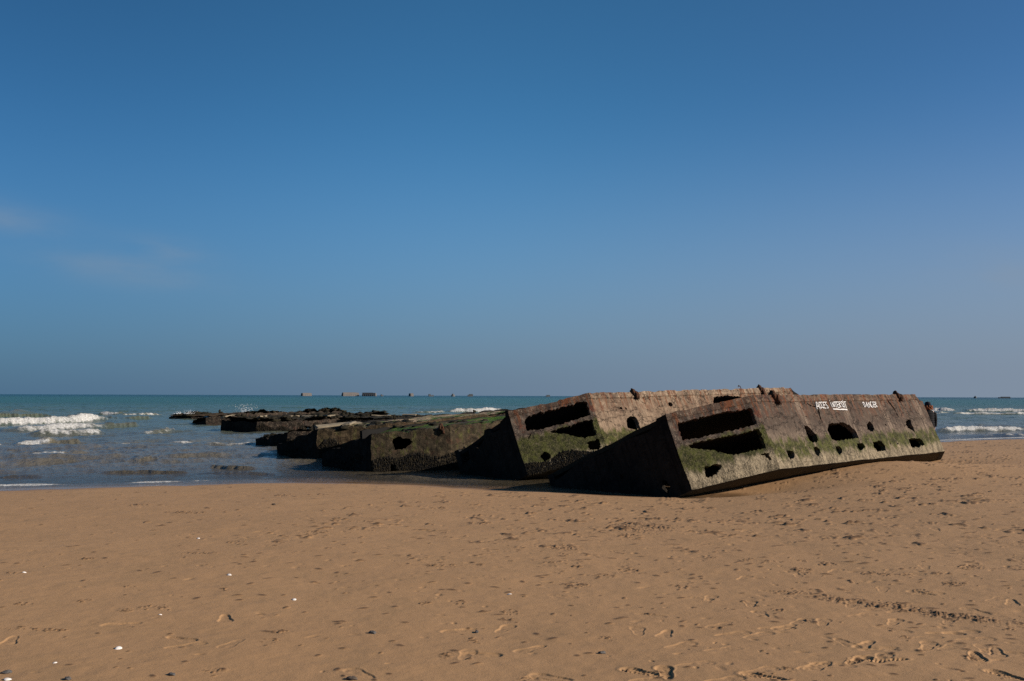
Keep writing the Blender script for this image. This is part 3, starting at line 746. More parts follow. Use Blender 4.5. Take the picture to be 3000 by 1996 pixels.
def patch(px, py, wpx, hpx, amp=1.0):
    """a heap of churned clods centred on a measured spot"""
    x, y, z = sand_at(px, py); x1, _, _ = sand_at(px + wpx / 2, py); _, y1, _ = sand_at(px, py - hpx / 2)
    rx, ry = abs(x1 - x), max(.06, abs(y1 - y))
    w = win(x, y, max(rx, ry) * 2.2)
    a, b = X[w], Y[w]
    g = np.exp(-(((a - x) / rx) ** 2 + ((b - y) / ry) ** 2) * 0.9)
    g = smooth(.18, .7, g + 0.45 * fbm(a * 4, b * 4, 3, 77))
    fq = float(np.clip(1 + 6 / y, 1.2, 2.2))
    c = np.maximum(0, vn(a * 22 * fq, b * 19 * fq, 61) + .7 * vn(a * 41 * fq, b * 37 * fq, 62) - .06)
    fine[w] += g * (c * (.006 + .0017 * y) * amp)
    dark[w] = np.maximum(dark[w], g * smooth(.0, .22, c) * 0.95)
for p in [(1648, 1603, 110, 20), (1700, 1713, 95, 18), (1495, 1790, 50, 14), (1390, 1872, 50, 16), (1310, 1915, 45, 16), (1275, 1657, 150, 10), (1890, 1545, 190, 26),
          (1250, 1765, 40, 10), (1345, 1762, 36, 10), (1840, 1570, 60, 10), (1855, 1670, 40, 12), (1775, 1688, 60, 10), (1610, 1650, 60, 8), (1650, 1625, 40, 8),
          (2190, 1642, 60, 10), (2250, 1647, 50, 10), (2355, 1672, 70, 14), (2425, 1655, 50, 12), (2545, 1682, 60, 10), (2590, 1685, 40, 10), (2660, 1686, 36, 8), (2835, 1660, 100, 16), (2745, 1680, 40, 12), (2790, 1712, 60, 14),
          (2700, 1735, 50, 14), (2077, 1635, 40, 10), (2730, 1532, 50, 8), (2490, 1533, 30, 6), (2360, 1822, 44, 12), (2512, 1940, 64, 14), (2240, 1980, 80, 14), (2300, 1965, 50, 12), (2840, 1928, 60, 14), (2945, 1982, 80, 18),
          (2650, 1870, 40, 10), (2280, 1790, 50, 12), (2105, 1840, 40, 12), (2960, 1845, 60, 12), (1870, 1968, 80, 18), (1540, 1985, 40, 8), (620, 1962, 60, 12), (150, 1847, 150, 10), (60, 1843, 60, 10), (450, 1780, 90, 16), (370, 1790, 60, 12), (250, 1760, 40, 10),
          (660, 1730, 40, 10), (70, 1770, 80, 10), (380, 1720, 40, 8), (255, 1638, 40, 6), (45, 1680, 50, 10), (520, 1500, 60, 6), (690, 1590, 70, 8), (590, 1622, 120, 6), (830, 1450, 60, 6), (410, 1482, 50, 6), (560, 1502, 90, 6), (940, 1560, 60, 8), (820, 1850, 60, 12), (790, 1875, 60, 14),
          (1060, 1530, 80, 8), (1400, 1533, 60, 8), (1310, 1562, 40, 6), (1500, 1428, 70, 8), (1430, 1432, 60, 6), (1780, 1870, 40, 10), (1900, 1800, 50, 10), (2000, 1720, 60, 10)]:
    patch(*p)
# the churned track slanting down to the right
tp = [(2330, 1738), (2430, 1755), (2540, 1768), (2640, 1782), (2720, 1797), (2810, 1808), (2900, 1818), (3010, 1830)]
for (a, b) in zip(tp[:-1], tp[1:]):
    for k in range(3):
        t = k / 3; patch(a[0] + (b[0] - a[0]) * t + rngs.uniform(-6, 6), a[1] + (b[1] - a[1]) * t + rngs.uniform(-5, 5), rngs.uniform(70, 120), rngs.uniform(13, 26), .65)
def foot(x, y, ang, dep=0.022, sc=1.0, tread=False, rim=0.003):
    L, Wd = 0.145 * sc, 0.052 * sc
    w = win(x, y, .4)
    if X[w].size == 0: return
    a, b = X[w] - x, Y[w] - y
    c, s = math.cos(ang), math.sin(ang)
    l = a * c + b * s; q = -a * s + b * c
    wd = Wd * (1 + 0.28 * np.sin(l / L * 1.6)) - 0.012 * np.exp(-(l / 0.05) ** 2)
    r = (np.abs(l / L) ** 3 + np.abs(q / wd) ** 2.4)
    ins = smooth(1.25, 0.75, r)
    d = -dep * ins + rim * np.exp(-((r - 1.5) / .5) ** 2)
    if tread: d = d + ins * 0.006 * np.sin(l * 190 + np.abs(q) * 140 + 3 * fbm(a * 9, b * 9, 2, 7)) * .6
    d += ins * fbm(X[w] * 22, Y[w] * 22, 2, 5) * 0.004
    fine[w] += d
def dent(px, py, ang=None, **k):
    x, y, z = sand_at(px, py); foot(x, y, rngs.uniform(0, 6.28) if ang is None else ang, **k)
for p in [(2045, 1752), (2080, 1752), (2270, 1735), (2330, 1680), (2700, 1738), (2720, 1740), (2110, 1832), (2770, 1856), (2815, 1852), (2480, 1886), (2535, 1890), (2575, 1902), (2400, 1955), (2440, 1952),
          (2620, 1822), (2615, 1845), (2940, 1915), (2920, 1912), (2200, 1770), (2230, 1800), (1950, 1855), (1905, 1803), (1870, 1848), (1630, 1704), (1555, 1898), (1410, 1913), (1615, 1980), (1600, 1988), (1345, 1842), (1055, 1968), (355, 1828), (680, 1885), (660, 1812), (530, 1870), (30, 1877), (545, 1890), (2860, 1790), (2965, 1765), (2300, 1840)]:
    dent(*p, dep=rngs.uniform(.003, .008), rim=.001)
for p in [(2515, 1938), (2600, 1938), (2860, 1925), (1880, 1970), (1950, 1970), (2235, 1985), (2950, 1980)]:
    dent(*p, dep=.010, tread=True)
# walkers' trails
for (p0, p1, n_) in [((1900, 1990), (2800, 1640), 16), ((2100, 1996), (2990, 1850), 12), ((2050, 1700), (2990, 1640), 14), ((1750, 1560), (2900, 1560), 16), ((1200, 1990), (1900, 1600), 10), ((2500, 1996), (2999, 1700), 10),
                    ((1300, 1500), (2300, 1470), 14), ((2000, 1880), (2600, 1800), 9), ((2600, 1900), (3000, 1900), 8)]:
    for i in range(n_):
        if i % 2: continue
        t = (i + rngs.uniform(-.3, .3)) / n_
        px = p0[0] + (p1[0] - p0[0]) * t + rngs.gauss(0, 12); py = p0[1] + (p1[1] - p0[1]) * t + rngs.gauss(0, 5)
        if py < 1995: dent(px, py, ang=rngs.gauss(.6, .5), dep=rngs.uniform(.002, .006), rim=.001)
# scattered single pits and clods
for k in range(5200):
    yy = 5.3 * (1 / (1 - rngs.random() * 0.80)); xx = rngs.uniform(-.54, .54) * yy
    if rngs.random() > (0.18 + 0.82 * (xx / yy + .5)) * (.22 + .78 * min(1, max(0, (yy - 7) / 6))): continue
    r = rngs.uniform(.006, .024) * (0.6 + yy / 14); h = rngs.uniform(.003, .008) * (.6 + yy / 16) * rngs.choice((1, 1, -1))
    w = win(xx, yy, r * 3)
    a, b = X[w] - xx, Y[w] - yy; an = rngs.uniform(0, 3.14); c, s = math.cos(an), math.sin(an)
    l = (a * c + b * s) / (r * rngs.uniform(1, 2.2)); q = (-a * s + b * c) / r
    g = np.exp(-(l * l + q * q) ** 1.5)
    fine[w] += g * h
    if h > 0: dark[w] = np.maximum(dark[w], g * 1.1)
Z = Z + np.where(near, fine * dry, 0)
V = np.stack([X, Y, Z], -1).reshape(-1, 3)
BR, BT, BZ = rarr, tarr, Z

n = N('wet_sand'); P = n.pos(); wet = n.attr('wet'); dk = n.attr('dark')
n1 = n.noise(P, 0.30, 4, 0.6); n2 = n.noise(P, 2.2, 4, 0.6); n3 = n.noise(P, 70, 2, 0.7); n4 = n.noise(P, 260, 2, 0.6)
col = n.mix(n1, (0.335, 0.188, 0.086), (0.410, 0.236, 0.110))
col = n.mix(n.ma('MULTIPLY', n.st(n2, .45, .7), .35), col, (0.285, 0.170, 0.078))
col = n.mix(n.ma('MULTIPLY', n.st(n3, .58, .75), .35), col, (0.16, 0.10, 0.058))
col = n.mix(n.ma('MULTIPLY', n.st(n4, .60, .75), .35), col, (0.42, 0.29, 0.18))
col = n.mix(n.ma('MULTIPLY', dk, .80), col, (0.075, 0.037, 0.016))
col = n.mix(n.ma('MULTIPLY', wet, .6), col, (0.17, 0.105, 0.062))
ro = n.ma('SUBTRACT', 0.92, n.ma('MULTIPLY', wet, .78))
h = n.ma('ADD', n.ma('MULTIPLY', n3, .6), n.ma('MULTIPLY', n4, .4))
M_sand = n.fin(col, ro, n.bump(n.ma('MULTIPLY', h, n.ma('SUBTRACT', 1.0, wet)), 0.55, 0.006), 0.3)
# shade painted as dark sand colour in the scour hollow between the pontoons
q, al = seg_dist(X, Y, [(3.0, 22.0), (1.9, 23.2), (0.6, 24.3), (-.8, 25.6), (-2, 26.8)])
hollow_shade = smooth(1.5, .7, q + fbm(X * 1.2, Y * 1.2, 3, 95) * .5) * smooth(20.9, 21.6, Y)
dark = np.maximum(dark, hollow_shade * 1.2)
me = mesh_np('beach', V, F, M_sand)
hz = Z - WZ
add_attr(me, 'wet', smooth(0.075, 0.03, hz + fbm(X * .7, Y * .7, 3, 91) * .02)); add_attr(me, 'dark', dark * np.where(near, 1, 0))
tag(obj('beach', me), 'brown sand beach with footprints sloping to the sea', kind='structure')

# ------------------------------------------------------------------ sea
rows = []; y = 14.0
while y < 220:
    rows.append(y); y += min(.45 if y < 165 else 1.2, max(.05, y * y / (2.15 * 995) / 3.0))
while y < 900:
    rows.append(y); y *= 1.02
while y < 30000:
    rows.append(y); y *= 1.12
tans = np.concatenate([[-5, -2.5, -1.4, -.9, -.7], np.linspace(-.6, .6, 1300), [.7, .9, 1.4, 2.5, 5]])
X, Y, F = grid_polar(rows, tans, 5.0)
sb = sand_base(X, Y)
depth = np.clip(WZ - sb, 0, 3)
att = smooth(0.0, 0.5, depth) * 0.85 + 0.15 * smooth(-.02, .06, WZ - sb)
step = np.maximum(np.minimum(Y * Y / (2.15 * 995) / 3.0, np.where(Y < 165, .45, 1.2 + (Y > 220) * Y * .02)), Y * .001)
Zw = np.zeros_like(X)
rs = np.random.RandomState(5)
base_dir = math.atan2(-.76, .65)
warp = [fbm(X * f_, Y * f_, 2, 60 + q_) * 3.0 for q_, f_ in enumerate((.35, .3, .2, .12))]
for k in range(46):
    lam = 0.45 * (1.14 ** k) if k < 26 else rs.uniform(.6, 8)
    th = base_dir + rs.normal(0, .75 if lam < 3 else .4)
    a = 0.0115 * lam ** 0.68 * rs.uniform(.5, 1.2)
    ph = rs.uniform(0, 6.28)
    kx, ky = math.cos(th) * 6.283 / lam, math.sin(th) * 6.283 / lam
    s = np.sin(X * kx + Y * ky + ph + warp[k % 2 + (2 if lam > 3 else 0)])
    if lam > 2.5: a = a * .55
    Zw += a * (1 - np.abs(s)) * 1.3 * smooth(lam * .55, lam * .2, step) if k % 2 else a * s * smooth(lam * .55, lam * .2, step)
Zw = Zw * att * (0.7 + 0.6 * fbm(X * .12, Y * .12, 3, 9))
foam = np.zeros_like(X); brown = np.zeros_like(X)
def breaker(*a, **k):
    BRK.append((a, k))
BRK = []
def do_breaker(X, Y, Zw, foam, brown, p0, p1, hgt, fwid, seed, k_f=1.0, back=1.6, bow=0.0, front=None):
    """a breaking wave between two measured spots of its foot; hgt metres high, fwid metres of foam on its face"""
    x0, y0 = ray_pt(*p0, WZ); x1, y1 = ray_pt(*p1, WZ)
    dx, dy = x1 - x0, y1 - y0; L = math.hypot(dx, dy); ux, uy = dx / L, dy / L
    nx_, ny_ = -uy, ux
    if ny_ < 0: nx_, ny_ = -nx_, -ny_       # n points out to sea
    l = (X - x0) * ux + (Y - y0) * uy; d = (X - x0) * nx_ + (Y - y0) * ny_
    d = d - fbm(l * .22, l * 0 + seed, 3, seed) * 1.1 - fbm(l * 1.1, l * 0 + seed, 3, seed + 1) * .35 - bow * (1 - (2 * l / L - 1) ** 2)
    en = smooth(-.14 * L, .22 * L, l) * smooth(1.14 * L, .78 * L, l)
    en = en * (0.92 + 0.22 * fbm(l * .5, l * 0, 3, seed + 2))
    fr = front if front else fwid * .45
    prof = np.where(d < fr, np.exp(-((d - fr) / (fr * .75)) ** 2), np.exp(-((d - fr) / back) ** 2))
    hgt = hgt * .82
    Zw += hgt * en * prof + (d > -.3) * (d < fwid) * en * k_f * hgt * (.24 * fbm(X * 1.6, Y * 1.6, 4, seed + 5) + .2 * fbm(X * 6, Y * 6, 2, seed + 6))
    f = smooth(-.25, .10, d) * smooth(fwid * 1.0, fwid * .45, d) * en * k_f
    foam[...] = np.maximum(foam, f * (.90 + .55 * fbm(X * 1.6, Y * 1.6, 4, seed + 3)))
    # thin lacy foam left behind in front and behind the crest
    tr = smooth(-2.2, -.2, d) * smooth(fwid + 4, fwid, d) * en * .44 * k_f
    foam[...] = np.maximum(foam, tr)
    brown[...] = np.maximum(brown, prof ** 2 * en)
# left of the pontoons
breaker((-60, 1252), (345, 1237), .60, 1.3, 1, 1.15)
breaker((300, 1236), (455, 1232), .38, .3, 2, .25)
breaker((20, 1270), (330, 1259), .42, 1.2, 3, 1.05)
breaker((310, 1259), (410, 1255), .35, .35, 4, .35)
breaker((95, 1282), (305, 1276), .34, 1.0, 5, 1.05, bow=-.5)
breaker((-40, 1314), (12, 1312), .25, .6, 6, 1.0)
breaker((40, 1315), (160, 1313), .24, .62, 7, .98)
breaker((150, 1313), (250, 1309), .20, .2, 8, .5)
breaker((60, 1343), (205, 1344), .23, .60, 9, .92)
breaker((290, 1311), (430, 1309), .16, .55, 10, 1.0)
breaker((430, 1280), (505, 1272), .25, .5, 11, .9)
breaker((490, 1306), (640, 1302), .12, .5, 12, .85)
breaker((600, 1313), (760, 1308), .10, .5, 32, .8)
breaker((300, 1392), (560, 1387), .11, .12, 13, .42, .5)
breaker((590, 1378), (740, 1381), .12, .12, 14, .45, .5)
breaker((-20, 1405), (120, 1403), .06, .1, 15, .1, .5)
breaker((560, 1396), (820, 1393), .05, .08, 16, .2, .4)
breaker((390, 1360), (500, 1353), .10, .1, 17, .2, .5)
breaker((280, 1219), (350, 1220), .4, .9, 18, 1.0)
breaker((355, 1222), (490, 1219), .35, .6, 19, .85)
breaker((-30, 1220), (60, 1214), .5, .3, 20, .6)
breaker((-60, 1234), (160, 1226), .5, .1, 21, .0)
# beyond the pontoons and to the right
breaker((1210, 1213), (1310, 1212), .35, .6, 22, .9)
breaker((1315, 1212), (1490, 1211), .65, 1.4, 23, 1.1)
breaker((2700, 1206), (2800, 1207), .50, 2.2, 24, 1.5)
breaker((2830, 1208), (3060, 1209), .60, 1.6, 25, 1.1)
breaker((2770, 1217), (3060, 1217), .30, .7, 26, 1.0)
breaker((2700, 1219), (2800, 1212), .25, .7, 27, .7)
breaker((2735, 1269), (3040, 1264), .34, .75, 28, 1.1)
breaker((2860, 1263), (2990, 1262), .25, .4, 29, .8)
breaker((2880, 1282), (3040, 1274), .12, .35, 30, .85)
breaker((2600, 1222), (2690, 1220), .3, .8, 31, .8)
def run_breakers():
    global Zw
    for a, k in BRK:
        (x0, y0), (x1, y1) = ray_pt(*a[0], WZ), ray_pt(*a[1], WZ)
        m = 9
        j0, j1 = np.searchsorted(RA, min(y0, y1) - m), np.searchsorted(RA, max(y0, y1) + m)
        ylo = max(6, min(y0, y1) - m)
        i0 = np.searchsorted(TA, min((min(x0, x1) - m) / ylo, (min(x0, x1) - m) / (max(y0, y1) + m))); i1 = np.searchsorted(TA, max((max(x0, x1) + m) / ylo, (max(x0, x1) + m) / (max(y0, y1) + m)))
        w = (slice(j0, j1), slice(i0, i1))
        zz = Zw[w].copy()
        do_breaker(X[w], Y[w], zz, foam[w], brown[w], *a, **k)
        Zw[w] = zz
RA, TA = np.asarray(rows), np.asarray(tans)
run_breakers()
# swash line: thin foam along the water's edge and remnants between the waves
edge = WZ - sb
lx = fbm(X * .5, Y * .5, 3, 71)
foam = np.maximum(foam, 0.98 * np.exp(-((edge - .035 - .02 * lx) / .012) ** 2) * smooth(-.1, .35, lx + .25) * smooth(30, 24, Y) * smooth(-3.0, -4.5, X))
foam = np.maximum(foam, 0.95 * np.exp(-((edge - .035 - .01 * lx) / .018) ** 2) * smooth(34, 42, Y))
patchy = smooth(.12, .55, fbm(X * .10, Y * .14, 3, 81)) * smooth(140, 60, Y) * smooth(.05, .3, depth)
lace = smooth(.02, .0, np.abs(fbm(X * 1.1, Y * 1.1, 3, 82))) * .5 + smooth(.25, .5, fbm(X * .8, Y * .8, 4, 83)) * .5
foam = np.maximum(foam, patchy * lace * .72)
caps = smooth(.50, .62, fbm(X * .11, Y * .045, 3, 88)) * smooth(90, 130, Y) * smooth(900, 400, Y) * smooth(.2, .4, fbm(X * .6, Y * .2, 3, 89))
foam = np.maximum(foam, caps * .7)
Zs = WZ + Zw
Zs = np.where(edge < -0.02, WZ - 0.03, Zs)
Zs = np.where(Y > 1200, WZ, Zs)
V = np.stack([X, Y, Zs], -1).reshape(-1, 3)

n = N('sea_water'); P = n.pos(); fo = n.attr('foam'); de = n.attr('depth'); br = n.attr('brown'); ds = n.attr('off')
x_, y_, z_ = n.xyz(P)
nA = n.noise(P, .05, 4, .6); nB = n.noise(n.scale(P, (.010, .030, 1)), 1.0, 4, .6)
dsn = n.ma('ADD', ds, n.ma('MULTIPLY', n.ma('SUBTRACT', nB, .5), 1.0))
col = n.mix(n.st(dsn, .1, .9), (0.125, 0.105, 0.075), (0.085, 0.112, 0.082))
col = n.mix(n.st(dsn, 1.0, 2.0), col, (0.030, 0.100, 0.074))
col = n.mix(n.st(dsn, 2.4, 3.6), col, (0.006, 0.044, 0.046))
col = n.mix(n.ma('MULTIPLY', br, .5), col, (0.150, 0.125, 0.075))
col = n.mix(n.st(de, .30, .06), col, (0.062, 0.048, 0.028))
col = n.mix(n.st(de, .05, .0), col, (0.15, 0.10, 0.060))
w1 = n.noise(n.scale(P, (1, 1.5, 1)), 1.3, 5, .65, .4); w2 = n.noise(n.scale(P, (.12, .30, 1)), 1.0, 5, .6, .3)
far = n.st(y_, 60, 260)
bh = n.bump(n.ma('MULTIPLY', w1, n.st(de, 0.0, .25)), .8, .11)
bh = n.bump(n.ma('MULTIPLY', w2, far), 1.0, 1.3, bh)
# foam: broken up by cells and froth
f1 = n.noise(P, 4.5, 6, .75, .6); f2 = n.voro(P, 5.0)[0]
ft = n.ma('ADD', n.ma('MULTIPLY', f1, .75), n.ma('MULTIPLY', f2, .35))
fm = n.st(n.ma('SUBTRACT', fo, n.ma('MULTIPLY', ft, .88)), -.06, .34)
fcol = n.mix(n.st(n.noise(P, 9, 4, .7), .3, .7), (0.32, 0.305, 0.27), (0.66, 0.65, 0.62))
bh = n.bump(n.noise(P, 7, 4, .7), .6, .12, bh)
col = n.mix(fm, col, fcol)
ro = n.ma('ADD', n.ma('ADD', .10, n.ma('MULTIPLY', far, .14)), n.ma('MULTIPLY', fm, .7), clamp=True)
M_sea = n.fin(col, ro, bh, None, IOR=1.33)
n.put(n.b.inputs['Specular IOR Level'], n.ma('SUBTRACT', n.ma('SUBTRACT', .42, n.ma('MULTIPLY', n.st(y_, 40, 110), .30)), n.ma('MULTIPLY', fm, .3)))
me = mesh_np('sea', V, F, M_sea)
add_attr(me, 'foam', foam); add_attr(me, 'depth', depth); add_attr(me, 'brown', brown)
ys = np.interp(X, SHX, SHY)
off = np.interp(Y - ys * .3, [0, 20, 45, 80, 140, 400, 1000, 4000], [0, .15, .5, .9, 1.4, 2.2, 3.0, 4.2])
add_attr(me, 'off', off)
tag(obj('sea', me), 'blue green sea with rows of white breakers', kind='structure')

# spray thrown up behind the far pontoons
V_, F_l = [], []; rg = random.Random(3)
for (px, py, n_, hh, ww) in ((722, 1207, 420, .75, .7), (776, 1208, 90, .3, .4), (556, 1212, 100, .3, .5), (525, 1213, 50, .25, .4)):
    x, yv = ray_pt(px, py + 12, 0.2); yv = min(yv, 74); x = (px - 1500) / 2917 * yv
    for k in range(n_):
        t = rg.random() ** 2.2; r = rg.uniform(.008, .026) * (1 - .4 * t)
        c = Vector((x + rg.gauss(0, .28) * ww * (1 + t), yv + rg.gauss(0, .4), WZ + .75 + t * hh))
        lump(V_, F_l, c, (r, r, r), rg, 1, .2)
M_spray = mat_plain('water_spray', (0.78, 0.78, 0.77), .6, .1, 30)
tag(obj('sea_spray', mesh_list('sea_spray', V_, F_l, M_spray, True)), 'white spray thrown up behind the far pontoons', kind='stuff')
# ------------------------------------------------------------------ caissons on the horizon
M_cai = mat_plain('far_concrete', (0.135, 0.122, 0.115), .9, .25, .15, .2)
M_caid = mat_plain('far_concrete_dark', (0.11, 0.112, 0.115), .9, .25, .15, .2)
def boxm(V, F, c, s, taper=1.0):
    b = len(V)
    for zz in (-1, 1):
        k = 1.0 if zz < 0 else taper
        for xx, yy in ((-1, -1), (1, -1), (1, 1), (-1, 1)):
            V.append((c[0] + xx * s[0] / 2 * k, c[1] + yy * s[1] / 2 * k, c[2] + zz * s[2] / 2))
    F += [(b + 3, b + 2, b + 1, b), (b + 4, b + 5, b + 6, b + 7)] + [(b + i, b + (i + 1) % 4, b + 4 + (i + 1) % 4, b + 4 + i) for i in range(4)]
def caisson(px0, px1, py_top, yaw, label, D=2400.0, kind='box', mat=None):
    x0 = (px0 - 1500) / 2917 * D; x1 = (px1 - 1500) / 2917 * D
    hor = 998 + 162 + .0033 * ((px0 + px1) / 2 - 1500)
    top = CAM_Z + (hor - py_top) * D / 2917
    Wd = x1 - x0; dep = 9.0
    c, s = math.cos(yaw), abs(math.sin(yaw))
    L = max(6.0, (Wd - dep * s) / c)
    t = empty('harbour_caisson', ((x0 + x1) / 2, D, WZ), (0, 0, yaw)); tag(t, label, 'caisson', 'old harbour caissons on the horizon')
    mat = mat or M_cai
    H = top - WZ
    V, F = [], []
    if kind == 'box':
        boxm(V, F, (0, 0, H * .30 - 1), (L, dep, H * .60 + 2), .985)
        boxm(V, F, (0, 0, H * .60 + H * .17), (L * .97, dep * .80, H * .34), .99)
        for k in range(int(L / 5)):      # stiffening ribs
            boxm(V, F, (-L / 2 + 3 + k * 5, -dep / 2 + .02, H * .28), (.5, .5, H * .5))
        obj('hull', mesh_list('hull', V, F, mat), t)
        V, F = [], []
        boxm(V, F, (-L * .1, -dep * .38, H * .95), (L * .8, .5, H * .1))
        obj('parapet', mesh_list('parapet', V, F, mat), t)
    elif kind == 'broken':
        boxm(V, F, (-L * .27, 0, H * .40 - 1), (L * .42, dep, H * .95 + 2), .93)
        boxm(V, F, (L * .16, 0, H * .22 - 1), (L * .46, dep * .9, H * .44 + 2), .95)
        boxm(V, F, (L * .40, 0, H * .30 - 1), (L * .18, dep * .8, H * .6 + 2), .8)
        obj('hull', mesh_list('hull', V, F, mat), t)
    elif kind == 'hump':
        rg_ = random.Random(5); lump(V, F, (0, 0, 0), (L * .5, dep * .5, H * .9), rg_, 3, .15); boxm(V, F, (0, 0, H * .9), (L * .16, 2, H * .35), .8)
        obj('hull', mesh_list('hull', V, F, mat, True), t)
    else:
        boxm(V, F, (0, 0, H * .3 - 1), (L, dep, H * .7 + 2), .97)
        bb = len(V); boxm(V, F, (L * .1, 0, H * .8), (L * .75, dep * .8, H * .4), .96)
        obj('hull', mesh_list('hull', V, F, mat), t)
    return t
caisson(884, 914, 1151.5, .75, 'grey caisson farthest left on the horizon, short and dark at its left end')
caisson(1003.5, 1052, 1150, .62, 'tallest pale caisson on the horizon, dark at its left end')
caisson(1062, 1104, 1150.8, -.12, 'long even grey caisson on the horizon just right of the tallest pale one')
caisson(1117, 1124, 1155, .3, 'tiny dark stub of a caisson on the horizon just right of the long grey one', kind='broken', mat=M_caid)
caisson(1198, 1213, 1152.5, .7, 'small two toned caisson on the horizon above the brown pontoon deck')
caisson(1255, 1272, 1154, .2, 'broken caisson in two pieces on the horizon above the green deck', kind='broken', mat=M_caid)
caisson(1321, 1335, 1153.5, .2, 'hump shaped dark wreck on the horizon above the white breaker', kind='hump', mat=M_caid)
caisson(1370, 1387, 1154.8, .1, 'low flat dark wreck on the horizon right of the hump shaped one', kind='low', mat=M_caid)
caisson(1599, 1612, 1157.4, .1, 'very low dark wreck on the horizon just left of the tan pontoon top', kind='low', mat=M_caid)
caisson(2449, 2523, 1155.2, .05, 'long low caisson on the horizon peeping over the lettered pontoon', kind='low', mat=M_caid)
caisson(2853, 2858, 1160.5, .1, 'tiny dark speck of a wreck on the horizon right of the lettered pontoon', kind='hump', mat=M_caid)
caisson(2924, 2957, 1162.6, -.1, 'low wedge shaped wreck on the horizon farthest right', kind='low', mat=M_caid)

# ------------------------------------------------------------------ person standing behind the lettered pontoon
def skin_mesh(name, joints, bones, mat, parent, sub=2, root=0):
    me = bpy.data.meshes.new(name)
    me.from_pydata([j[0] for j in joints], bones, []); me.materials.append(mat)
    o = obj(name, me, parent)
    md = o.modifiers.new('skin', 'SKIN'); md.use_smooth_shade = True
    for i, j in enumerate(joints):
        v = me.skin_vertices[0].data[i]; r = j[1]; v.radius = r if isinstance(r, tuple) else (r, r); v.use_root = (i == root)
    ss = o.modifiers.new('sub', 'SUBSURF'); ss.levels = sub; ss.render_levels = sub
    return o
PY = 36.0
px_ = (2717 - 1500) / 2917 * PY
pz = float(sand_base(np.array([px_]), np.array([PY]))[0])
PR = empty('person', (px_, PY, pz), (0, 0, rad(4)))
tag(PR, 'person seen from behind in ribbed black jacket and hat beside the lettered pontoon', 'person')
M_skin = mat_plain('skin', (0.52, 0.33, 0.25), .55, .08, 30)
M_jack = N('ribbed_jacket'); P = M_jack.obj(); z_ = M_jack.xyz(P)[2]
sn = M_jack.ma('SINE', M_jack.ma('MULTIPLY', z_, 6.2832 / .064))
M_jack = M_jack.fin(M_jack.mix(M_jack.st(sn, -.3, .5), (0.005, 0.005, 0.006), (0.018, 0.017, 0.018)), .85, None, .15)
M_hat = mat_plain('black_wool', (0.010, 0.012, 0.02), .95, .3, 60)
M_hair = mat_plain('auburn_fur', (0.20, 0.065, 0.025), .9, .6, 40)
M_trou = mat_plain('dark_trousers', (0.02, 0.022, 0.03), .9, .2, 40)
M_shoe = mat_plain('dark_shoes', (0.02, 0.018, 0.016), .6, .2, 40)
S = 0.99
J = []; Bn = []
def jt(x, y, z, r): J.append(((x * S, y * S, z * S), r)); return len(J) - 1
def bone(*ids): Bn.extend(zip(ids[:-1], ids[1:]))
pel = jt(0, 0, .95, (.155, .11)); wai = jt(0, 0, 1.10, (.14, .10)); che = jt(0, .0, 1.32, (.17, .115)); nek = jt(0, .01, 1.48, .06); hd0 = jt(0, .02, 1.58, (.075, .085)); hd1 = jt(0, .025, 1.67, (.078, .095)); hd2 = jt(0, .02, 1.745, (.05, .06))
bone(pel, wai, che, nek, hd0, hd1, hd2)
nose = jt(0, .125, 1.615, .012); bone(hd0, nose)
for sx in (-1, 1):
    hp = jt(.09 * sx, 0, .88, .09); kn = jt(.10 * sx, .01, .49, .058); an = jt(.105 * sx, -.02, .09, .042); hl = jt(.108 * sx, .03, .05, .042); to = jt(.12 * sx, .15, .035, .03)
    bone(pel, hp, kn, an, hl, to)
    sh = jt(.19 * sx, 0, 1.41, .062); el = jt(.235 * sx, -.02, 1.13, .043); wr = jt(.245 * sx, .03, .87, .027); pm_ = jt(.246 * sx, .045, .80, (.020, .036))
    bone(che, sh, el, wr, pm_)
    ear = jt(.088 * sx, .01, 1.63, .014); bone(hd1, ear)
    for q, (dy, ln) in enumerate(((-.028, .058), (-.009, .072), (.010, .078), (.028, .070))):
        f0 = jt(.247 * sx, .045 + dy, .765, .0095); f1 = jt(.243 * sx, .05 + dy, .765 - ln * .55, .0085); f2 = jt(.234 * sx, .056 + dy, .765 - ln, .007); bone(pm_, f0, f1, f2)
    t0 = jt(.240 * sx, .085, .815, .011); t1 = jt(.232 * sx, .10, .775, .009); bone(pm_, t0, t1)
skin_mesh('body', J, Bn, M_skin, PR, 2, pel)
def lathe(name, rings, mat, parent, seg=28):
    V, F = [], []
    for (cx_, cy_, cz, rx, ry) in rings:
        for k in range(seg):
            a = 6.2832 * k / seg; V.append(((cx_ + rx * math.cos(a)) * S, (cy_ + ry * math.sin(a)) * S, cz * S))
    n_ = len(rings)
    for i in range(n_ - 1):
        for k in range(seg): F.append((i * seg + k, i * seg + (k + 1) % seg, (i + 1) * seg + (k + 1) % seg, (i + 1) * seg + k))
    F.append(tuple(range(seg))[::-1]); F.append(tuple(range((n_ - 1) * seg, n_ * seg)))
    return obj(name, mesh_list(name, V, F, mat, True), parent)
prof = [(.80, .215, .165), (.95, .225, .17), (1.10, .215, .16), (1.25, .225, .165), (1.36, .225, .155), (1.43, .18, .13), (1.48, .10, .10)]
rings = []
zz = .80
while zz < 1.485:
    rx = np.interp(zz, [p[0] for p in prof], [p[1] for p in prof]); ry = np.interp(zz, [p[0] for p in prof], [p[2] for p in prof])
    k = 1 + .035 * math.sin(zz * S * 6.2832 / .064)
    rings.append((0, 0, zz, rx * k, ry * k)); zz += .0115
lathe('padded_jacket', rings, M_jack, PR)
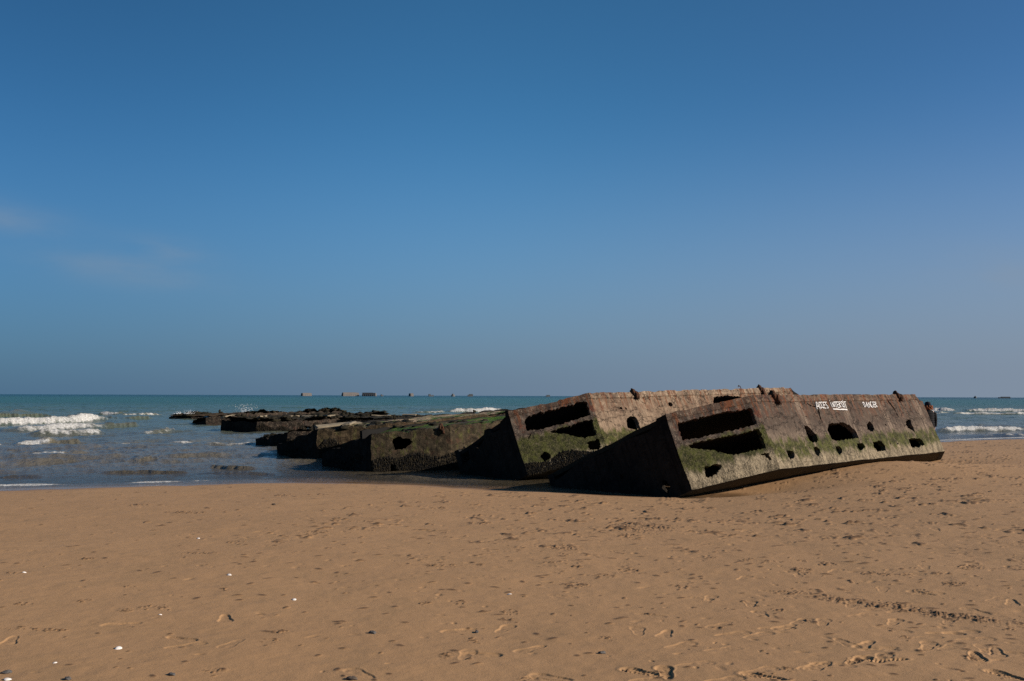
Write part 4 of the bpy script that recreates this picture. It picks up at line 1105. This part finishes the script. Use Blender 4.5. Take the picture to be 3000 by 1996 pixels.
for sx in (-1, 1):
    V, F = [], []; pth = [(.185, 0, 1.42), (.225, -.01, 1.34), (.25, -.02, 1.14), (.262, .01, .98), (.262, .03, .86)]
    seg = 16; fine_p = []
    for a, b in zip(pth[:-1], pth[1:]):
        for k in range(10): fine_p.append(Vector(a).lerp(Vector(b), k / 10))
    fine_p.append(Vector(pth[-1]))
    for i, p in enumerate(fine_p):
        t = i / (len(fine_p) - 1); r = (.088 - .028 * t) * (1 + .06 * math.sin(p.z * S * 6.2832 / .064)) * (.5 + .5 * min(1, t * 6 + .1))
        for k in range(seg):
            a = 6.2832 * k / seg; V.append(((p.x * sx + r * math.cos(a)) * S, (p.y + r * math.sin(a)) * S, p.z * S))
    for i in range(len(fine_p) - 1):
        for k in range(seg): F.append((i * seg + k, i * seg + (k + 1) % seg, (i + 1) * seg + (k + 1) % seg, (i + 1) * seg + k))
    F.append(tuple(range(seg))); F.append(tuple(range((len(fine_p) - 1) * seg, len(fine_p) * seg)))
    obj('sleeve', mesh_list('sleeve', V, F, M_jack, True), PR)
lathe('hat', [(0, .02, 1.635, .098, .112), (0, .02, 1.66, .106, .12), (0, .02, 1.71, .105, .118), (0, .018, 1.75, .085, .10), (0, .015, 1.772, .05, .06), (0, .015, 1.78, .012, .015)], M_hat, PR)
V, F = [], []; rg = random.Random(8)
for k in range(60):
    a = 6.2832 * rg.random(); r = rg.uniform(.85, 1.1)
    lump(V, F, (.125 * r * math.cos(a) + .015, .02 + .115 * r * math.sin(a), rg.uniform(1.50, 1.615) * S), (.04, .04, .035), rg, 1, .4)
obj('fur_hood', mesh_list('fur_hood', V, F, M_hair, True), PR)
for sx in (-1, 1):
    J = []; Bn = []
    a = jt(.085 * sx, 0, .92, .108); b = jt(.10 * sx, .01, .49, .075); c = jt(.105 * sx, -.01, .10, .062); bone(a, b, c)
    skin_mesh('trouser_leg', J, Bn, M_trou, PR, 2, 0)
    J = []; Bn = []
    a = jt(.107 * sx, -.05, .05, .05); b = jt(.110 * sx, .05, .05, .05); c = jt(.122 * sx, .17, .035, .038); bone(a, b, c)
    skin_mesh('shoe', J, Bn, M_shoe, PR, 2, 0)

# ------------------------------------------------------------------ shells and stones on the sand
M_shell = mat_plain('shell_white', (0.72, 0.66, 0.60), .5, .2, 60)
M_stone = mat_plain('slate_stone', (0.09, 0.082, 0.075), .8, .5, 40, .5)
M_stoneb = mat_plain('brown_stone', (0.10, 0.075, 0.055), .8, .5, 40, .5)
def place(px, py):
    x, y, z = sand_at(px, py)
    j = min(len(BR) - 2, max(1, int(np.searchsorted(BR, y)))); i = min(len(BT) - 2, int(np.searchsorted(BT, x / max(y, 4))))
    return x, y, float(BZ[j - 1:j + 1, i - 1:i + 1].max())
def shell(px, py, size, label, seed):
    x, y, z = place(px, py); rg_ = random.Random(seed)
    size *= .8; V, F = [], []; nr_, ns = 7, 24
    for ring in range(2):
        off = -.10 * ring
        V.append((0, -.15, .42 + off))
        for i in range(1, nr_ + 1):
            r = i / nr_
            for k in range(ns):
                a = 6.2832 * k / ns; rr = r * (1 + .06 * math.cos(2 * a)) * (1 - .14 * max(0, -math.sin(a)))
                V.append((rr * math.cos(a) * 1.1, rr * math.sin(a) - .15 * (1 - r), .42 * (1 - r ** 2.2) + off + .025 * math.cos(a * 12) * r))
    m = 1 + nr_ * ns
    for ring in range(2):
        b = ring * m
        def q(*f): F.append(f if ring == 0 else f[::-1])
        for k in range(ns): q(b, b + 1 + k, b + 1 + (k + 1) % ns)
        for i in range(nr_ - 1):
            for k in range(ns):
                a0 = b + 1 + i * ns; q(a0 + k, a0 + ns + k, a0 + ns + (k + 1) % ns, a0 + (k + 1) % ns)
    e = 1 + (nr_ - 1) * ns
    for k in range(ns): F.append((e + k, m + e + k, m + e + (k + 1) % ns, e + (k + 1) % ns))
    o = obj('shell', mesh_list('shell', [(a * size, b * size, (c + .05) * size) for a, b, c in V], F, M_shell, True))
    o.location = (x, y, z); o.rotation_euler = (rg_.uniform(-.2, .3), rg_.uniform(-.3, .3), rg_.uniform(0, 6))
    tag(o, label, 'shell', 'white shells scattered on the sand')
shell(345.8, 1900, .034, 'largest white shell in the lower left sand', 1)
shell(24, 1991, .028, 'white shell at the bottom left corner of the sand', 2)
shell(581, 1578, .030, 'white shell farthest up the sand, left of the middle', 3)
shell(672, 1688, .030, 'white shell between the largest one and the pontoons, midway up the sand', 4)
shell(861, 1757, .028, 'white shell right of the largest one on smooth sand', 5)
shell(1492, 1741, .026, 'white shell near the middle of the sand below the dark pontoon side', 6)
shell(71, 1680, .024, 'small white shell at the far left beside a churned patch', 7)
shell(470, 1803, .018, 'small white shell above and right of the largest one', 8)
shell(161, 1941, .016, 'tiny white shell between the largest one and the bottom left corner', 9)
def stone(px, py, size, label, seed, mat):
    x, y, z = place(px, py); V, F = [], []; rg_ = random.Random(seed)
    lump(V, F, (0, 0, 0), (size * .95, size * .62, size * .36), rg_, 3, .2)
    o = obj('pebble', mesh_list('pebble', V, F, mat, True)); o.location = (x, y, z + size * .2); o.rotation_euler = (0, 0, rg_.uniform(0, 3))
    tag(o, label, 'pebble', 'dark pebbles lying on the sand')
stone(1091, 1853, .034, 'dark grey pebble in the lower middle of the sand', 1, M_stone)
stone(1030, 1986, .036, 'brown pebble at the bottom edge left of the middle', 2, M_stoneb)
stone(1397, 1848, .026, 'slate blue pebble in the lower middle, right of the dark grey one', 3, M_stone)
stone(1763, 1911, .028, 'slate pebble in the lower right half of the sand', 4, M_stone)
stone(199, 1991, .030, 'flat grey pebble at the bottom edge near the left', 5, M_stone)
stone(503, 1976, .028, 'small dark pebble at the bottom edge, left of the brown one', 6, M_stone)
stone(21, 1970, .034, 'dark pebble just above the bottom left shell', 7, M_stone)
stone(802, 1479, .045, 'dark pebble far up the sand near the water', 8, M_stoneb)

# ------------------------------------------------------------------ camera, sun, sky
cam = bpy.data.cameras.new('camera'); co = bpy.data.objects.new('camera', cam); COL.objects.link(co)
cam.sensor_width = 36; cam.lens = 2917 / 3000 * 36; cam.clip_start = .1; cam.clip_end = 60000
pit = math.atan(162 / 2917)
co.location = (0, 0, CAM_Z)
co.rotation_mode = 'QUATERNION'
co.rotation_quaternion = (Matrix.Rotation(math.pi / 2 + pit, 3, 'X') @ Matrix.Rotation(rad(.19), 3, 'Z')).to_quaternion()
SC.camera = co

sun = bpy.data.lights.new('sun', 'SUN'); sun.energy = 4.1; sun.angle = rad(.55); sun.color = (1.0, .90, .78)
so = bpy.data.objects.new('sun', sun); COL.objects.link(so)
sd = Vector((math.cos(SUN_AZ) * math.cos(SUN_EL), math.sin(SUN_AZ) * math.cos(SUN_EL), math.sin(SUN_EL)))
so.rotation_euler = sd.to_track_quat('Z', 'Y').to_euler(); so.location = (30, -10, 30)

w = bpy.data.worlds.new('World'); SC.world = w; w.use_nodes = True
nt = w.node_tree; bg = nt.nodes['Background']
sk = nt.nodes.new('ShaderNodeTexSky'); sk.sky_type = 'NISHITA'; sk.sun_disc = False
sk.sun_elevation = SUN_EL; sk.sun_rotation = rad(90) - SUN_AZ
sk.air_density = .5; sk.dust_density = .3; sk.ozone_density = 3.0; sk.altitude = 800
hs = nt.nodes.new('ShaderNodeHueSaturation'); hs.inputs['Saturation'].default_value = 1.18
nt.links.new(sk.outputs[0], hs.inputs['Color'])
# grey-blue marine haze low over the sea, brighter towards the sun, and two faint wisps of cloud
tc = nt.nodes.new('ShaderNodeTexCoord'); sx_ = nt.nodes.new('ShaderNodeSeparateXYZ'); nt.links.new(tc.outputs['Generated'], sx_.inputs[0])
def wm(op, a, b=None):
    n_ = nt.nodes.new('ShaderNodeMath'); n_.operation = op
    for i, v in enumerate((a, b)):
        if v is None: continue
        if isinstance(v, (int, float)): n_.inputs[i].default_value = v
        else: nt.links.new(v, n_.inputs[i])
    return n_.outputs[0]
def wst(v, a, b):
    n_ = nt.nodes.new('ShaderNodeMapRange'); n_.interpolation_type = 'SMOOTHSTEP'
    nt.links.new(v, n_.inputs[0]); n_.inputs[1].default_value = a; n_.inputs[2].default_value = b; return n_.outputs[0]
def wmix(f, a, b, mode='MIX'):
    n_ = nt.nodes.new('ShaderNodeMix'); n_.data_type = 'RGBA'; n_.blend_type = mode
    for i, v in ((0, f), (6, a), (7, b)):
        if isinstance(v, tuple): n_.inputs[i].default_value = (*v, 1)
        elif isinstance(v, float): n_.inputs[i].default_value = v
        else: nt.links.new(v, n_.inputs[i])
    return n_.outputs[2]
x, z = sx_.outputs[0], sx_.outputs[2]
toward = wst(x, -.75, .75)
col = wmix(1.0, hs.outputs[0], wmix(wst(x, .0, .48), wmix(wst(x, -.48, .0), (.68, .80, .69), (1.04, 1.18, .95)), (1.12, 1.04, .88)), 'MULTIPLY')
haze = wm('POWER', wm('SUBTRACT', 1.0, wst(wm('SUBTRACT', z, wm('MULTIPLY', x, .03)), -.005, .31)), 1.35)
col = wmix(wm('MULTIPLY', haze, .99), col, wmix(toward, (.36, .88, 1.56), (1.52, 1.88, 2.42)))
ns = nt.nodes.new('ShaderNodeTexNoise'); mp = nt.nodes.new('ShaderNodeMapping'); mp.inputs['Scale'].default_value = (5, 5, 16)
nt.links.new(tc.outputs['Generated'], mp.inputs[0]); nt.links.new(mp.outputs[0], ns.inputs['Vector']); ns.inputs['Scale'].default_value = 1.6; ns.inputs['Detail'].default_value = 5
wisp = None
for (cx_, cz_, ax, az) in ((-.318, .136, .035, .011), (-.455, .158, .05, .014), (-.36, .118, .07, .016), (.44, .11, .06, .02)):
    dx_ = wm('DIVIDE', wm('SUBTRACT', x, cx_), ax); dz_ = wm('DIVIDE', wm('SUBTRACT', wm('ADD', z, wm('MULTIPLY', wm('SUBTRACT', x, cx_), .12)), cz_), az)
    g_ = wm('EXPONENT', wm('MULTIPLY', wm('ADD', wm('MULTIPLY', dx_, dx_), wm('MULTIPLY', dz_, dz_)), -1.0))
    wisp = g_ if wisp is None else wm('ADD', wisp, g_)
col = wmix(wm('MULTIPLY', wm('MULTIPLY', wisp, wst(ns.outputs['Fac'], .30, .70)), .42), col, (1.6, 2.0, 2.5))
nt.links.new(col, bg.inputs['Color']); bg.inputs['Strength'].default_value = .10

vs = SC.view_settings; vs.view_transform = 'Standard'; vs.look = 'None'; vs.gamma = 1; vs.exposure = .58
SC.render.engine = 'CYCLES'
SC.cycles.max_bounces = 6; SC.cycles.use_denoising = False
